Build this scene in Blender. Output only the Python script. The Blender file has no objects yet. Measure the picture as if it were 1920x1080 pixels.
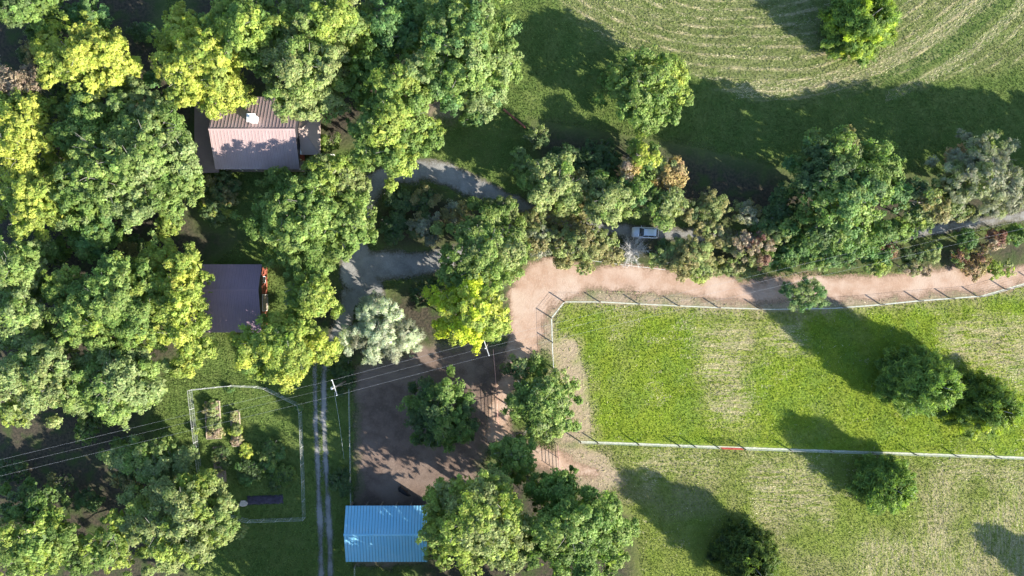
import bpy, math, random
import numpy as np
from mathutils import Vector, Matrix

# ------------------------------------------------------------------ camera, light, exposure
scene = bpy.context.scene
H = 122.0            # flying height of the camera in metres
S = 0.093            # metres per photograph pixel on the ground
cam_d = bpy.data.cameras.new('Camera')
cam_d.sensor_width = 36.0
cam_d.lens = 18.0 * H / (960 * S)
cam_d.clip_end = 9000
cam = bpy.data.objects.new('Camera', cam_d)
cam.location = (0, 0, H)
scene.collection.objects.link(cam)
scene.camera = cam

ELEV = math.radians(24.0)
SH = Vector((-0.841, 0.541))                 # direction in which shadows fall
to_sun = Vector((-SH.x * math.cos(ELEV), -SH.y * math.cos(ELEV), math.sin(ELEV)))
world = bpy.data.worlds.new('World')
scene.world = world
world.use_nodes = True
wn = world.node_tree
sky = wn.nodes.new('ShaderNodeTexSky')
sky.sky_type = 'NISHITA'
sky.sun_disc = False
sky.ozone_density = 2.8
sky.dust_density = 0.6
sky.sun_elevation = ELEV
sky.sun_rotation = math.atan2(to_sun.x, to_sun.y)
wn.links.new(sky.outputs[0], wn.nodes['Background'].inputs[0])
wn.nodes['Background'].inputs[1].default_value = 0.125
sun_d = bpy.data.lights.new('Sun', 'SUN')
sun_d.energy = 5.0
sun_d.angle = math.radians(0.5)
sun_d.color = (1.0, 0.955, 0.87)
sun = bpy.data.objects.new('Sun', sun_d)
sun.rotation_euler = to_sun.to_track_quat('Z', 'Y').to_euler()
sun.location = to_sun * 200
scene.collection.objects.link(sun)
scene.view_settings.view_transform = 'Standard'
scene.view_settings.look = 'None'
scene.view_settings.exposure = 1.55
scene.view_settings.gamma = 1.0
scene.cycles.max_bounces = 8
scene.cycles.transparent_max_bounces = 12

# ------------------------------------------------------------------ helpers
C = scene.collection
def P(px, py, z=0.0):
    """photograph pixel -> place in the world at height z"""
    k = S * (H - z) / H
    return ((px - 960) * k, (540 - py) * k)
def P3(px, py, z=0.0):
    x, y = P(px, py, z)
    return Vector((x, y, z))

def tag(o, label=None, cat=None, group=None, kind=None):
    if label: o['label'] = label
    if cat: o['category'] = cat
    if group: o['group'] = group
    if kind: o['kind'] = kind
    return o
def empty(name, loc=(0, 0, 0), rz=0.0):
    o = bpy.data.objects.new(name, None)
    o.empty_display_size = 0.3
    o.location = loc
    o.rotation_euler = (0, 0, rz)
    C.objects.link(o)
    return o
def link(name, me, mat, parent=None, loc=None):
    o = bpy.data.objects.new(name, me)
    if mat is not None and not me.materials:
        me.materials.append(mat)
    if parent: o.parent = parent
    if loc is not None: o.location = loc
    C.objects.link(o)
    return o

class MB:
    def __init__(self):
        self.v = []; self.f = []
    def box(self, x0, x1, y0, y1, z0, z1, M=None):
        n = len(self.v)
        pts = [Vector(p) for p in ((x0,y0,z0),(x1,y0,z0),(x1,y1,z0),(x0,y1,z0),(x0,y0,z1),(x1,y0,z1),(x1,y1,z1),(x0,y1,z1))]
        if M is not None: pts = [M @ p for p in pts]
        self.v += [tuple(p) for p in pts]
        self.f += [tuple(n+i for i in q) for q in ((3,2,1,0),(4,5,6,7),(0,1,5,4),(1,2,6,5),(2,3,7,6),(3,0,4,7))]
        return self
    def tube(self, pts, rad, sides=6, cap=True):
        pts = [Vector(p) for p in pts]
        if not hasattr(rad, '__len__'): rad = [rad] * len(pts)
        n0 = len(self.v)
        for i, p in enumerate(pts):
            a = pts[max(i-1, 0)]; b = pts[min(i+1, len(pts)-1)]
            t = (b - a).normalized()
            u = t.cross(Vector((0, 0, 1)))
            if u.length < 1e-3: u = t.cross(Vector((1, 0, 0)))
            u.normalize(); w = t.cross(u)
            for k in range(sides):
                an = 2*math.pi*k/sides
                self.v.append(tuple(p + (u*math.cos(an) + w*math.sin(an))*rad[i]))
        for i in range(len(pts)-1):
            for k in range(sides):
                a = n0+i*sides+k; b = n0+i*sides+(k+1) % sides
                self.f.append((a, b, b+sides, a+sides))
        if cap:
            self.f.append(tuple(n0+k for k in range(sides))[::-1])
            e = n0+(len(pts)-1)*sides
            self.f.append(tuple(e+k for k in range(sides)))
        return self
    def prism(self, outline, z0, z1):
        """outline: CCW list of (x,y)"""
        n = len(self.v); m = len(outline)
        self.v += [(x, y, z0) for x, y in outline] + [(x, y, z1) for x, y in outline]
        self.f.append(tuple(n+i for i in range(m))[::-1]); self.f.append(tuple(n+m+i for i in range(m)))
        for i in range(m):
            j = (i+1) % m
            self.f.append((n+i, n+j, n+m+j, n+m+i))
        return self
    def quad(self, *p):
        n = len(self.v); self.v += [tuple(q) for q in p]; self.f.append(tuple(range(n, n+len(p))))
        return self
    def loft(self, rings, close=True):
        n0 = len(self.v); m = len(rings[0])
        for r in rings: self.v += [tuple(p) for p in r]
        for i in range(len(rings)-1):
            for k in range(m):
                j = (k+1) % m
                self.f.append((n0+i*m+k, n0+i*m+j, n0+(i+1)*m+j, n0+(i+1)*m+k))
        if close:
            self.f.append(tuple(n0+k for k in range(m))[::-1])
            self.f.append(tuple(n0+(len(rings)-1)*m+k for k in range(m)))
        return self
    def mesh(self, name):
        me = bpy.data.meshes.new(name)
        me.from_pydata(self.v, [], self.f)
        me.update()
        return me
    def build(self, name, mat, parent=None, smooth=False, loc=None, bevel=0.0):
        me = self.mesh(name)
        if smooth: me.shade_smooth()
        o = link(name, me, mat, parent, loc)
        if bevel:
            b = o.modifiers.new('bevel', 'BEVEL'); b.width = bevel; b.segments = 2; b.limit_method = 'ANGLE'
        return o

# ---- materials
class NT:
    def __init__(self, name):
        self.m = bpy.data.materials.new(name); self.m.use_nodes = True
        self.t = self.m.node_tree; self.t.nodes.clear()
        self.out = self.t.nodes.new('ShaderNodeOutputMaterial')
    def n(self, typ, ins=None, **kw):
        nd = self.t.nodes.new(typ)
        for k, v in kw.items(): setattr(nd, k, v)
        if ins:
            for k, v in ins.items(): self.set(nd, k, v)
        return nd
    def set(self, nd, k, v):
        s = nd.inputs[k]
        if isinstance(v, bpy.types.NodeSocket): self.t.links.new(v, s)
        elif hasattr(v, 'outputs'): self.t.links.new(v.outputs[0], s)
        else:
            if s.type == 'RGBA' and len(v) == 3: v = (*v, 1)
            s.default_value = v
    def math(self, op, a, b=0.0, c=0.0, clamp=False):
        nd = self.n('ShaderNodeMath', {0: a, 1: b, 2: c}, operation=op, use_clamp=clamp); return nd.outputs[0]
    def mix(self, f, a, b, blend='MIX'):
        nd = self.n('ShaderNodeMix', data_type='RGBA', blend_type=blend)
        self.set(nd, 0, f); self.set(nd, 6, a); self.set(nd, 7, b); return nd.outputs[2]
    def ramp(self, f, lo, hi, a=0.0, b=1.0):
        nd = self.n('ShaderNodeMapRange', {0: f, 1: lo, 2: hi, 3: a, 4: b}, interpolation_type='SMOOTHSTEP'); return nd.outputs[0]
    def noise(self, scale, detail=3.0, vec=None, rough=0.55, dist=0.0):
        nd = self.n('ShaderNodeTexNoise', {'Scale': scale, 'Detail': detail, 'Roughness': rough, 'Distortion': dist})
        if vec is None: vec = self.pos()
        self.set(nd, 'Vector', vec); return nd.outputs[0]
    def pos(self):
        if not hasattr(self, '_p'): self._p = self.n('ShaderNodeNewGeometry').outputs['Position']
        return self._p
    def obj(self):
        if not hasattr(self, '_o'): self._o = self.n('ShaderNodeTexCoord').outputs['Object']
        return self._o
    def attr(self, name, out='Fac'):
        return self.n('ShaderNodeAttribute', attribute_name=name).outputs[out]
    def bump(self, h, strength, dist):
        return self.n('ShaderNodeBump', {'Height': h, 'Strength': strength, 'Distance': dist}).outputs[0]
    def bsdf(self, col, rough=0.8, metal=0.0, normal=None, spec=0.3, **kw):
        nd = self.n('ShaderNodeBsdfPrincipled', {'Base Color': col, 'Roughness': rough, 'Metallic': metal, 'Specular IOR Level': spec})
        if normal is not None: self.set(nd, 'Normal', normal)
        for k, v in kw.items(): self.set(nd, k, v)
        return nd.outputs[0]
    def done(self, sh):
        self.t.links.new(sh, self.out.inputs[0]); return self.m

def plain(name, col, rough=0.7, metal=0.0, var=0.18, scale=2.0, bump=0.0, spec=0.3):
    q = NT(name)
    n = q.noise(scale, 4, q.obj())
    c = q.mix(q.ramp(n, 0.3, 0.7), tuple(x*(1-var) for x in col), tuple(min(1, x*(1+var)) for x in col))
    nm = q.bump(q.noise(scale*6, 3, q.obj()), bump, 0.05) if bump else None
    return q.done(q.bsdf(c, rough, metal, nm, spec))

def leaf_material():
    q = NT('leaf')
    col = q.attr('col', 'Color')
    d = q.bsdf(col, 0.55, 0.0, None, 0.25)
    tc = q.mix(1.0, col, (1.05, 1.18, 0.65), 'MULTIPLY')
    t = q.n('ShaderNodeBsdfTranslucent', {'Color': tc}).outputs[0]
    mx = q.n('ShaderNodeMixShader', {0: 0.45}); q.set(mx, 1, d); q.set(mx, 2, t)
    return q.done(mx.outputs[0])
def grass_material():
    q = NT('grass_blade')
    col = q.attr('col', 'Color')
    d = q.bsdf(col, 0.7, 0.0, None, 0.15)
    t = q.n('ShaderNodeBsdfTranslucent', {'Color': col}).outputs[0]
    mx = q.n('ShaderNodeMixShader', {0: 0.4}); q.set(mx, 1, d); q.set(mx, 2, t)
    return q.done(mx.outputs[0])
def bark_material():
    q = NT('bark')
    n = q.noise(3.0, 5, q.obj())
    c = q.mix(n, (0.14, 0.12, 0.10), (0.40, 0.37, 0.33))
    return q.done(q.bsdf(c, 0.9, 0, q.bump(n, 0.6, 0.05)))
M = {}
M['leaf'] = leaf_material()
M['blade'] = grass_material()
M['bark'] = bark_material()
M['paletwig'] = plain('pale_twig', (0.50, 0.47, 0.42), 0.9)
M['red'] = plain('red_siding', (0.27, 0.08, 0.05), 0.8, bump=0.2)
M['wood'] = plain('weathered_wood', (0.30, 0.24, 0.18), 0.9, bump=0.3, scale=4)
M['newwood'] = plain('pale_timber', (0.36, 0.29, 0.21), 0.85, bump=0.2, scale=4)
M['post'] = plain('fence_post_wood', (0.20, 0.16, 0.12), 0.9, bump=0.3, scale=5)
M['white'] = plain('white_paint', (0.78, 0.77, 0.74), 0.6, var=0.06)
M['galv'] = plain('galvanised_wire', (0.50, 0.52, 0.51), 0.45, var=0.08)
M['rail'] = plain('pale_rail', (0.55, 0.55, 0.51), 0.6, var=0.08)
M['alu'] = plain('aluminium_wire', (0.30, 0.31, 0.32), 0.5, var=0.03)
M['rust'] = plain('rusty_pipe', (0.22, 0.08, 0.05), 0.75, var=0.3, scale=5)
M['redgate'] = plain('red_gate_paint', (0.50, 0.07, 0.05), 0.5, var=0.12)
M['pinkpipe'] = plain('faded_red_pipe', (0.52, 0.30, 0.25), 0.7, var=0.15)
M['concrete'] = plain('concrete', (0.42, 0.41, 0.38), 0.9, var=0.15, scale=3, bump=0.2)
M['glass'] = plain('dark_glass', (0.012, 0.014, 0.018), 0.08, var=0.02, spec=0.5)
M['tyre'] = plain('tyre_rubber', (0.03, 0.03, 0.03), 0.85)
M['rim'] = plain('alloy_rim', (0.5, 0.5, 0.52), 0.35, metal=0.8, var=0.05)
M['trim'] = plain('black_trim', (0.03, 0.03, 0.035), 0.5, var=0.05)
M['lampred'] = plain('tail_lamp_red', (0.45, 0.02, 0.02), 0.25, var=0.02)
M['lampclear'] = plain('headlamp_clear', (0.7, 0.72, 0.75), 0.15, var=0.02)
M['hide'] = plain('black_hide', (0.012, 0.011, 0.012), 0.6, var=0.3, scale=3)
M['tarp'] = plain('black_tarp', (0.045, 0.035, 0.055), 0.6, var=0.4, scale=3, bump=0.5)
M['stone'] = plain('pale_stone', (0.48, 0.40, 0.35), 0.9, var=0.2, scale=4, bump=0.4)
M['soil'] = plain('dry_soil', (0.26, 0.19, 0.13), 0.95, var=0.3, scale=5, bump=0.6)
M['ceramic'] = plain('insulator', (0.70, 0.70, 0.68), 0.25, var=0.04)
M['polewood'] = plain('pole_wood', (0.24, 0.20, 0.16), 0.9, var=0.2, scale=2, bump=0.3)
M['armwood'] = plain('bleached_crossarm', (0.46, 0.45, 0.43), 0.85, var=0.12, scale=4)
def paint(name, col):
    q = NT(name)
    return q.done(q.bsdf(q.mix(q.noise(2.0, 2, q.obj()), tuple(c*0.95 for c in col), col), 0.28, 0.25, None, 0.5, **{'Coat Weight': 0.6, 'Coat Roughness': 0.08}))
M['car'] = paint('silver_white_paint', (0.66, 0.69, 0.74))
def roofmat(name, col, dirt, rough, metal):
    q = NT(name)
    n = q.noise(0.45, 4); m = q.noise(3.5, 4)
    sc = q.n('ShaderNodeMapping', {'Vector': q.pos(), 'Scale': (6.0, 0.5, 0.5)})
    st = q.noise(1.0, 3, sc.outputs[0])
    c = q.mix(q.math('MULTIPLY', q.ramp(n, 0.42, 0.72), 0.55), col, dirt)
    c = q.mix(q.math('MULTIPLY', q.ramp(st, 0.5, 0.75), 0.35), c, dirt)
    c = q.mix(q.math('MULTIPLY', m, 0.25), c, tuple(x*0.6 for x in col))
    return q.done(q.bsdf(c, rough, metal, None, 0.4))
M['roof_brown'] = roofmat('brown_metal_roof', (0.38, 0.27, 0.25), (0.44, 0.34, 0.32), 0.5, 0.0)
M['roof_tan'] = roofmat('tan_shingle_roof', (0.42, 0.32, 0.27), (0.36, 0.26, 0.23), 0.75, 0.0)
M['roof_dark'] = roofmat('dark_brown_roof', (0.21, 0.145, 0.14), (0.27, 0.20, 0.19), 0.55, 0.0)
M['roof_shed'] = roofmat('shade_tinted_brown_roof', (0.29, 0.195, 0.235), (0.235, 0.16, 0.195), 0.5, 0.0)  # brown like the house roof, with bluish shade put into the colour
M['roof_blue'] = roofmat('blue_metal_roof', (0.25, 0.56, 0.72), (0.36, 0.62, 0.73), 0.4, 0.2)

# ------------------------------------------------------------------ distance fields for ground zones
def W2(pts): return np.array([P(a, b) for a, b in pts])
def d_poly(X, Y, pts):
    """signed distance in metres, positive inside"""
    p = W2(pts); inside = np.zeros(X.shape, bool); dm = np.full(X.shape, 1e9)
    for i in range(len(p)):
        a, b = p[i], p[(i+1) % len(p)]
        ab = b-a; t = np.clip(((X-a[0])*ab[0]+(Y-a[1])*ab[1])/(ab@ab+1e-9), 0, 1)
        dm = np.minimum(dm, np.hypot(X-a[0]-t*ab[0], Y-a[1]-t*ab[1]))
        c = (a[1] > Y) != (b[1] > Y)
        with np.errstate(divide='ignore', invalid='ignore'):
            xi = (b[0]-a[0])*(Y-a[1])/(b[1]-a[1]+1e-12)+a[0]
        inside ^= c & (X < xi)
    return np.where(inside, dm, -dm)
def d_line(X, Y, pts, w):
    """positive within half the width (pixels, a number or one per point)"""
    p = W2(pts); out = np.full(X.shape, -1e9)
    ws = [w]*len(p) if not hasattr(w, '__len__') else w
    for i in range(len(p)-1):
        a, b = p[i], p[i+1]; ab = b-a
        t = np.clip(((X-a[0])*ab[0]+(Y-a[1])*ab[1])/(ab@ab+1e-9), 0, 1)
        r = (ws[i]*(1-t)+ws[i+1]*t)*S*0.5
        out = np.maximum(out, r-np.hypot(X-a[0]-t*ab[0], Y-a[1]-t*ab[1]))
    return out
_ng = np.random.default_rng(5).random((64, 64))
def vnoise(x, y, sc):
    x = np.asarray(x)/sc+100.3; y = np.asarray(y)/sc+57.7
    xi = np.floor(x).astype(int); yi = np.floor(y).astype(int)
    fx = x-xi; fy = y-yi; fx = fx*fx*(3-2*fx); fy = fy*fy*(3-2*fy)
    g = lambda a, b: _ng[a % 64, b % 64]
    return (g(xi, yi)*(1-fx)+g(xi+1, yi)*fx)*(1-fy)+(g(xi, yi+1)*(1-fx)+g(xi+1, yi+1)*fx)*fy
def fbm(x, y, sc): return 0.5*vnoise(x, y, sc)+0.3*vnoise(x+31, y-17, sc/2.1)+0.2*vnoise(x-11, y+47, sc/4.3)

PASTURE = [(1036,660),(1034,595),(1058,567),(1200,571),(1450,581),(1640,573),(1840,556),(1920,534),(2150,470),(2150,864),(1920,856),(1085,828),(1050,790)]
HAY = [(960,-400),(1010,-40),(1080,35),(1150,85),(1260,105),(1300,140),(1390,185),(1500,188),(1600,172),(1700,135),(1790,75),(1900,-20),(2100,-300)]
HAY2 = [(1690,165),(1800,90),(1930,-20),(2150,-180),(2150,60),(1850,140)]
SOUTH = [(1080,832),(1920,860),(2150,868),(2150,1400),(1100,1400),(1140,1000),(1060,900)]
ROWS_H = [[(1315,600),(1420,598),(1430,640),(1400,700),(1410,795),(1330,790),(1310,700)],
          [(1405,612),(1500,608),(1510,665),(1425,660)],
          [(1765,610),(1850,590),(2000,615),(2050,700),(1880,720),(1780,680)],
          [(1180,850),(1330,845),(1350,895),(1210,900)], [(1420,850),(1540,880),(1560,980),(1430,970),(1400,900)],
          [(1750,865),(2000,872),(2000,915),(1760,905)]]
ROWS_V = [[(1740,880),(1790,900),(1800,1000),(1760,1100),(1680,1100),(1720,980)], [(1620,1000),(1760,1010),(1760,1150),(1590,1150)],
          [(1860,920),(2050,900),(2050,1150),(1800,1150),(1790,1040)]]
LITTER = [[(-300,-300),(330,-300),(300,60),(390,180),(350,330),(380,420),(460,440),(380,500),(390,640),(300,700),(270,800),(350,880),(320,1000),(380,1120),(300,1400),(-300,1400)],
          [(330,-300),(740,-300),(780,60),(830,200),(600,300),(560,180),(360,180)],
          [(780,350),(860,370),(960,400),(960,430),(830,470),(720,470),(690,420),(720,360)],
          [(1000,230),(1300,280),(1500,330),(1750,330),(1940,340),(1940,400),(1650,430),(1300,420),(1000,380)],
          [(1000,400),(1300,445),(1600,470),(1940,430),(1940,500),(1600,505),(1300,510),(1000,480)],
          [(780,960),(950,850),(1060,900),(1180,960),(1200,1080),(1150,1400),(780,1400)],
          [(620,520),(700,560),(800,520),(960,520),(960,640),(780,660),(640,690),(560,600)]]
BARE = [[(1045,830),(1085,834),(1135,860),(1165,900),(1120,925),(1060,910),(1045,880)],[(1062,552),(1200,553),(1350,560),(1450,563),(1640,556),(1840,544),(1920,522),(1920,530),(1840,553),(1640,570),(1450,578),(1350,575),(1200,568),(1058,563)],[(1040,640),(1075,640),(1100,720),(1105,830),(1050,830)], [(1060,560),(1030,600),(1036,650),(1015,650),(1010,580),(1040,555)],
        [(800,170),(850,180),(850,215),(800,215)]]
STRIP = [([(1036,662),(1034,596),(1058,566),(1124,566),(1200,570),(1350,577),(1450,580),(1560,578),(1640,572),(1720,564),(1840,555),(1920,532),(2060,500)], 2.0),
         ([(1085,828),(1350,838),(1920,858),(2150,866)], 3.2)]
GRAVEL = lambda X, Y: np.maximum.reduce([
    d_line(X, Y, [(2100,380),(1960,398),(1800,422),(1700,440),(1560,455),(1400,445),(1300,440),(1210,438),(1120,428),(1040,408),(960,380),(900,352),(850,332),(800,318),(740,325),(700,345)],
           [20,20,20,21,22,24,26,30,28,28,32,38,42,44,42,42]),
    d_line(X, Y, [(700,345),(676,400),(664,460),(672,510),(690,545)], [44,40,50,70,60]),
    d_line(X, Y, [(690,500),(760,497),(830,485),(900,465),(960,430),(1000,402)], [60,50,40,34,30,28]),
    d_line(X, Y, [(660,560),(645,600),(625,650),(610,690)], [44,36,26,16])])
DIRT = lambda X, Y: np.maximum.reduce([
    d_line(X, Y, [(2100,480),(1990,505),(1920,517),(1800,528),(1700,532),(1600,539),(1500,543),(1400,544),(1300,533),(1200,523),(1100,520),(1045,532),(1008,560),(990,600),(985,650),(958,700),(938,760),(932,810),(975,850),(1050,868),(1120,888)],
           [40,40,40,46,50,48,48,48,48,47,52,54,50,60,60,46,40,44,36,40,6]),
    d_poly(X, Y, [(958,520),(1000,488),(1050,484),(1110,500),(1100,540),(1050,548),(1024,580),(1018,640),(990,670),(945,660),(955,600)])])
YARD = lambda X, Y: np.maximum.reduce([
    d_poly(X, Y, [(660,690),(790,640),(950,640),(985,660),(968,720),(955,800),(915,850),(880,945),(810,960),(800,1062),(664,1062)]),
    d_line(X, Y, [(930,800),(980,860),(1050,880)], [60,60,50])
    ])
RUTS = lambda X, Y: np.maximum(
    d_line(X, Y, [(596,640),(590,690),(592,800),(597,900),(601,1000),(604,1180)], [8,6,6,7,9,11]),
    d_line(X, Y, [(618,660),(608,700),(607,780),(612,880),(618,1000),(621,1180)], [10,8,7,7,9,10]))
def zones(X, Y):
    z = {}
    z['pasture'] = d_poly(X, Y, PASTURE)
    z['hay'] = d_poly(X, Y, HAY)
    z['hay2'] = d_poly(X, Y, HAY2)
    z['south'] = d_poly(X, Y, SOUTH)
    z['rows_h'] = np.maximum.reduce([d_poly(X, Y, p) for p in ROWS_H])
    z['rows_v'] = np.maximum.reduce([d_poly(X, Y, p) for p in ROWS_V])
    z['litter'] = np.maximum.reduce([d_poly(X, Y, p) for p in LITTER])
    z['bare'] = np.maximum.reduce([d_poly(X, Y, p) for p in BARE])
    return {k: np.clip(v, -6, 6) for k, v in z.items()}

def ground_material():
    q = NT('ground_grass')
    n_f = q.noise(2.2, 5); n_m = q.noise(0.35, 4); n_l = q.noise(0.07, 3); n_x = q.noise(7.0, 3)
    def zone(name, soft=1.2, amp=3.0, off=0.0):
        d = q.math('ADD', q.attr(name), q.math('MULTIPLY', q.math('SUBTRACT', n_m, 0.5), amp))
        return q.ramp(q.math('ADD', d, off), -soft, soft)
    # plain lawn and rough grass
    col = q.mix(q.ramp(n_m, 0.3, 0.7), (0.105, 0.160, 0.036), (0.150, 0.190, 0.050))
    # pasture
    pas = q.mix(q.ramp(n_m, 0.3, 0.7), (0.175, 0.250, 0.024), (0.235, 0.285, 0.032))
    pas = q.mix(q.math('MULTIPLY', q.ramp(q.noise(0.18, 4), 0.48, 0.62), 0.7), pas, (0.150, 0.230, 0.035))
    pas = q.mix(q.math('MULTIPLY', q.ramp(n_l, 0.52, 0.68), 0.5), pas, (0.26, 0.25, 0.085))
    col = q.mix(zone('pasture', 0.3, 0.6), col, pas)
    # south field
    sou = q.mix(q.ramp(n_m, 0.3, 0.7), (0.170, 0.220, 0.036), (0.215, 0.245, 0.055))
    sou = q.mix(q.math('MULTIPLY', q.ramp(n_l, 0.50, 0.66), 0.7), sou, (0.265, 0.235, 0.11))
    col = q.mix(zone('south', 0.3, 0.6), col, sou)
    # hay meadow: rows lie on ellipses left by the mower
    hz = q.math('MAXIMUM', zone('hay', 2.0, 4.0), q.math('MULTIPLY', zone('hay2', 2.0, 4.0), 0.6))
    cx, cy = P(1400, -250)
    sp = q.n('ShaderNodeSeparateXYZ', {0: q.pos()})
    dx = q.math('DIVIDE', q.math('SUBTRACT', sp.outputs[0], cx), 1.28); dy = q.math('SUBTRACT', sp.outputs[1], cy)
    rr = q.math('SQRT', q.math('ADD', q.math('MULTIPLY', dx, dx), q.math('MULTIPLY', dy, dy)))
    th = q.math('ARCTAN2', dy, dx)
    cv = q.n('ShaderNodeCombineXYZ', {0: q.math('MULTIPLY', rr, 1.0), 1: q.math('MULTIPLY', th, 9.0), 2: 0.0})
    streak = q.noise(1.0, 4, cv.outputs[0], 0.65)
    wob = q.math('ADD', q.math('MULTIPLY', q.math('SINE', q.math('MULTIPLY', th, 11.0)), 0.7), q.math('MULTIPLY', q.math('SINE', q.math('ADD', q.math('MULTIPLY', rr, 0.31), q.math('MULTIPLY', th, 5.0))), 1.6))
    sw = q.math('SINE', q.math('ADD', q.math('MULTIPLY', rr, 2*math.pi/1.75), wob))
    lines = q.math('MULTIPLY', q.ramp(sw, 0.25, 1.0), q.ramp(streak, 0.40, 0.62))
    hay = q.mix(q.ramp(streak, 0.3, 0.65), (0.125, 0.170, 0.040), (0.215, 0.225, 0.090))
    hay = q.mix(q.math('MULTIPLY', lines, 0.85), hay, (0.42, 0.36, 0.19))
    col = q.mix(hz, col, hay)
    # straight rows of cut straw
    for nm, axis in (('rows_h', 1), ('rows_v', 0)):
        mp = q.n('ShaderNodeMapping', {'Vector': q.pos(), 'Scale': (0.35, 2.2, 1) if axis == 1 else (2.2, 0.35, 1)})
        s1 = q.noise(1.0, 5, mp.outputs[0], 0.65, 0.6)
        f = q.math('MULTIPLY', zone(nm, 2.5, 6.0), q.ramp(s1, 0.36, 0.62))
        col = q.mix(q.math('MULTIPLY', f, 0.85), col, q.mix(n_f, (0.34, 0.28, 0.14), (0.46, 0.39, 0.22)))
    # worn bare places
    col = q.mix(q.math('MULTIPLY', zone('bare', 2.2, 6.0, 0.8), 0.85), col, q.mix(n_f, (0.33, 0.24, 0.155), (0.44, 0.33, 0.25)))
    # leaf litter in the woods
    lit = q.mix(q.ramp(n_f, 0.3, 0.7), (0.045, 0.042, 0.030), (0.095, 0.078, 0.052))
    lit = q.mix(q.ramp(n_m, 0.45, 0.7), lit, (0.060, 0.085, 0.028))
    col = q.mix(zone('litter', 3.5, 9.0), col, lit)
    col = q.mix(q.math('MULTIPLY', q.ramp(n_x, 0.35, 0.75), 0.45), col, q.mix(1.0, col, (0.62, 0.68, 0.55), 'MULTIPLY'))
    col = q.mix(1.0, col, (0.92, 0.90, 0.95), 'MULTIPLY')
    hgt = q.math('ADD', q.math('MULTIPLY', n_x, 0.35), q.math('ADD', q.math('MULTIPLY', n_f, 0.8), q.math('MULTIPLY', q.math('MULTIPLY', lines, hz), 0.35)))
    return q.done(q.bsdf(col, 0.95, 0, q.bump(hgt, 0.9, 0.16), 0.08))

def sheet_material(name, a, b, spot, bump=0.05, amp=0.9, soft=0.25, rim=None, rimw=1.2):
    q = NT(name)
    n_f = q.noise(3.0, 6, None, 0.65); n_m = q.noise(0.5, 4); n_s = q.noise(9.0, 4); n_l = q.noise(0.16, 4)
    col = q.mix(q.ramp(n_m, 0.35, 0.65), a, b)
    col = q.mix(q.math('MULTIPLY', q.ramp(n_l, 0.45, 0.65), 0.7), col, spot)
    col = q.mix(q.math('MULTIPLY', q.ramp(n_f, 0.5, 0.72), 0.5), col, spot)
    col = q.mix(q.math('MULTIPLY', q.ramp(n_s, 0.4, 0.75), 0.35), col, tuple(x*0.55 for x in a))
    en = q.math('ADD', q.math('MULTIPLY', n_l, 0.5), q.math('ADD', q.math('MULTIPLY', n_m, 0.3), q.math('MULTIPLY', n_f, 0.2)))
    d = q.math('ADD', q.attr('sd'), q.math('MULTIPLY', q.math('SUBTRACT', en, 0.5), amp*4))
    if rim: col = q.mix(q.ramp(q.math('ADD', d, q.math('MULTIPLY', q.math('SUBTRACT', n_f, 0.5), 1.2)), rimw, 0.1), col, rim)
    al = q.ramp(q.math('ADD', d, q.math('MULTIPLY', q.math('SUBTRACT', n_s, 0.5), soft*2.5)), -soft, soft)
    sh = q.bsdf(col, 0.95, 0, q.bump(q.math('ADD', n_f, n_s), 0.8, bump), 0.1)
    tr = q.n('ShaderNodeBsdfTransparent').outputs[0]
    mx = q.n('ShaderNodeMixShader', {0: al}); q.set(mx, 1, tr); q.set(mx, 2, sh)
    return q.done(mx.outputs[0])

def grid_mesh(name, xs, ys, z, keep=None):
    X, Y = np.meshgrid(xs, ys)
    nx, ny = len(xs), len(ys)
    idx = np.arange(nx*ny).reshape(ny, nx)
    q = np.stack([idx[:-1, :-1], idx[:-1, 1:], idx[1:, 1:], idx[1:, :-1]], -1).reshape(-1, 4)
    if keep is not None:
        q = q[keep.ravel()[q].any(1)]
        used = np.unique(q); remap = np.zeros(nx*ny, int); remap[used] = np.arange(len(used)); q = remap[q]
    else: used = np.arange(nx*ny)
    co = np.stack([X.ravel()[used], Y.ravel()[used], np.full(len(used), z)], -1)
    return quads_mesh(name, co, q), used
def quads_mesh(name, co, q):
    me = bpy.data.meshes.new(name)
    me.vertices.add(len(co)); me.vertices.foreach_set('co', co.astype(np.float32).ravel())
    me.loops.add(q.size); me.loops.foreach_set('vertex_index', q.astype(np.int32).ravel())
    me.polygons.add(len(q)); me.polygons.foreach_set('loop_start', np.arange(0, q.size, q.shape[1], dtype=np.int32))
    me.update(calc_edges=True)
    return me
def fattr(me, name, vals):
    a = me.attributes.new(name, 'FLOAT', 'POINT'); a.data.foreach_set('value', vals.astype(np.float32))

gx = np.concatenate([[-4000, -1500, -500, -220], np.arange(-112, 112.1, 0.7), [220, 500, 1500, 4000]])
gy = np.concatenate([[-4000, -1500, -500, -160], np.arange(-72, 72.1, 0.7), [160, 500, 1500, 4000]])
GX, GY = np.meshgrid(gx, gy)
me, _ = grid_mesh('ground', gx, gy, 0.0)
for k, v in zones(GX, GY).items(): fattr(me, k, v.ravel())
tag(link('ground', me, ground_material()), 'grassy ground of lawns, pasture, hay meadow and leaf-littered woodland floor', kind='structure')
def sheet(name, fn, mat, z, label):
    xs = np.arange(-112, 112.1, 0.45); ys = np.arange(-72, 72.1, 0.45)
    X, Y = np.meshgrid(xs, ys); d = fn(X, Y)
    me, used = grid_mesh(name, xs, ys, z, d > -1.6)
    fattr(me, 'sd', np.clip(d.ravel()[used], -4, 4))
    return tag(link(name, me, mat), label, kind='structure')
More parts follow.
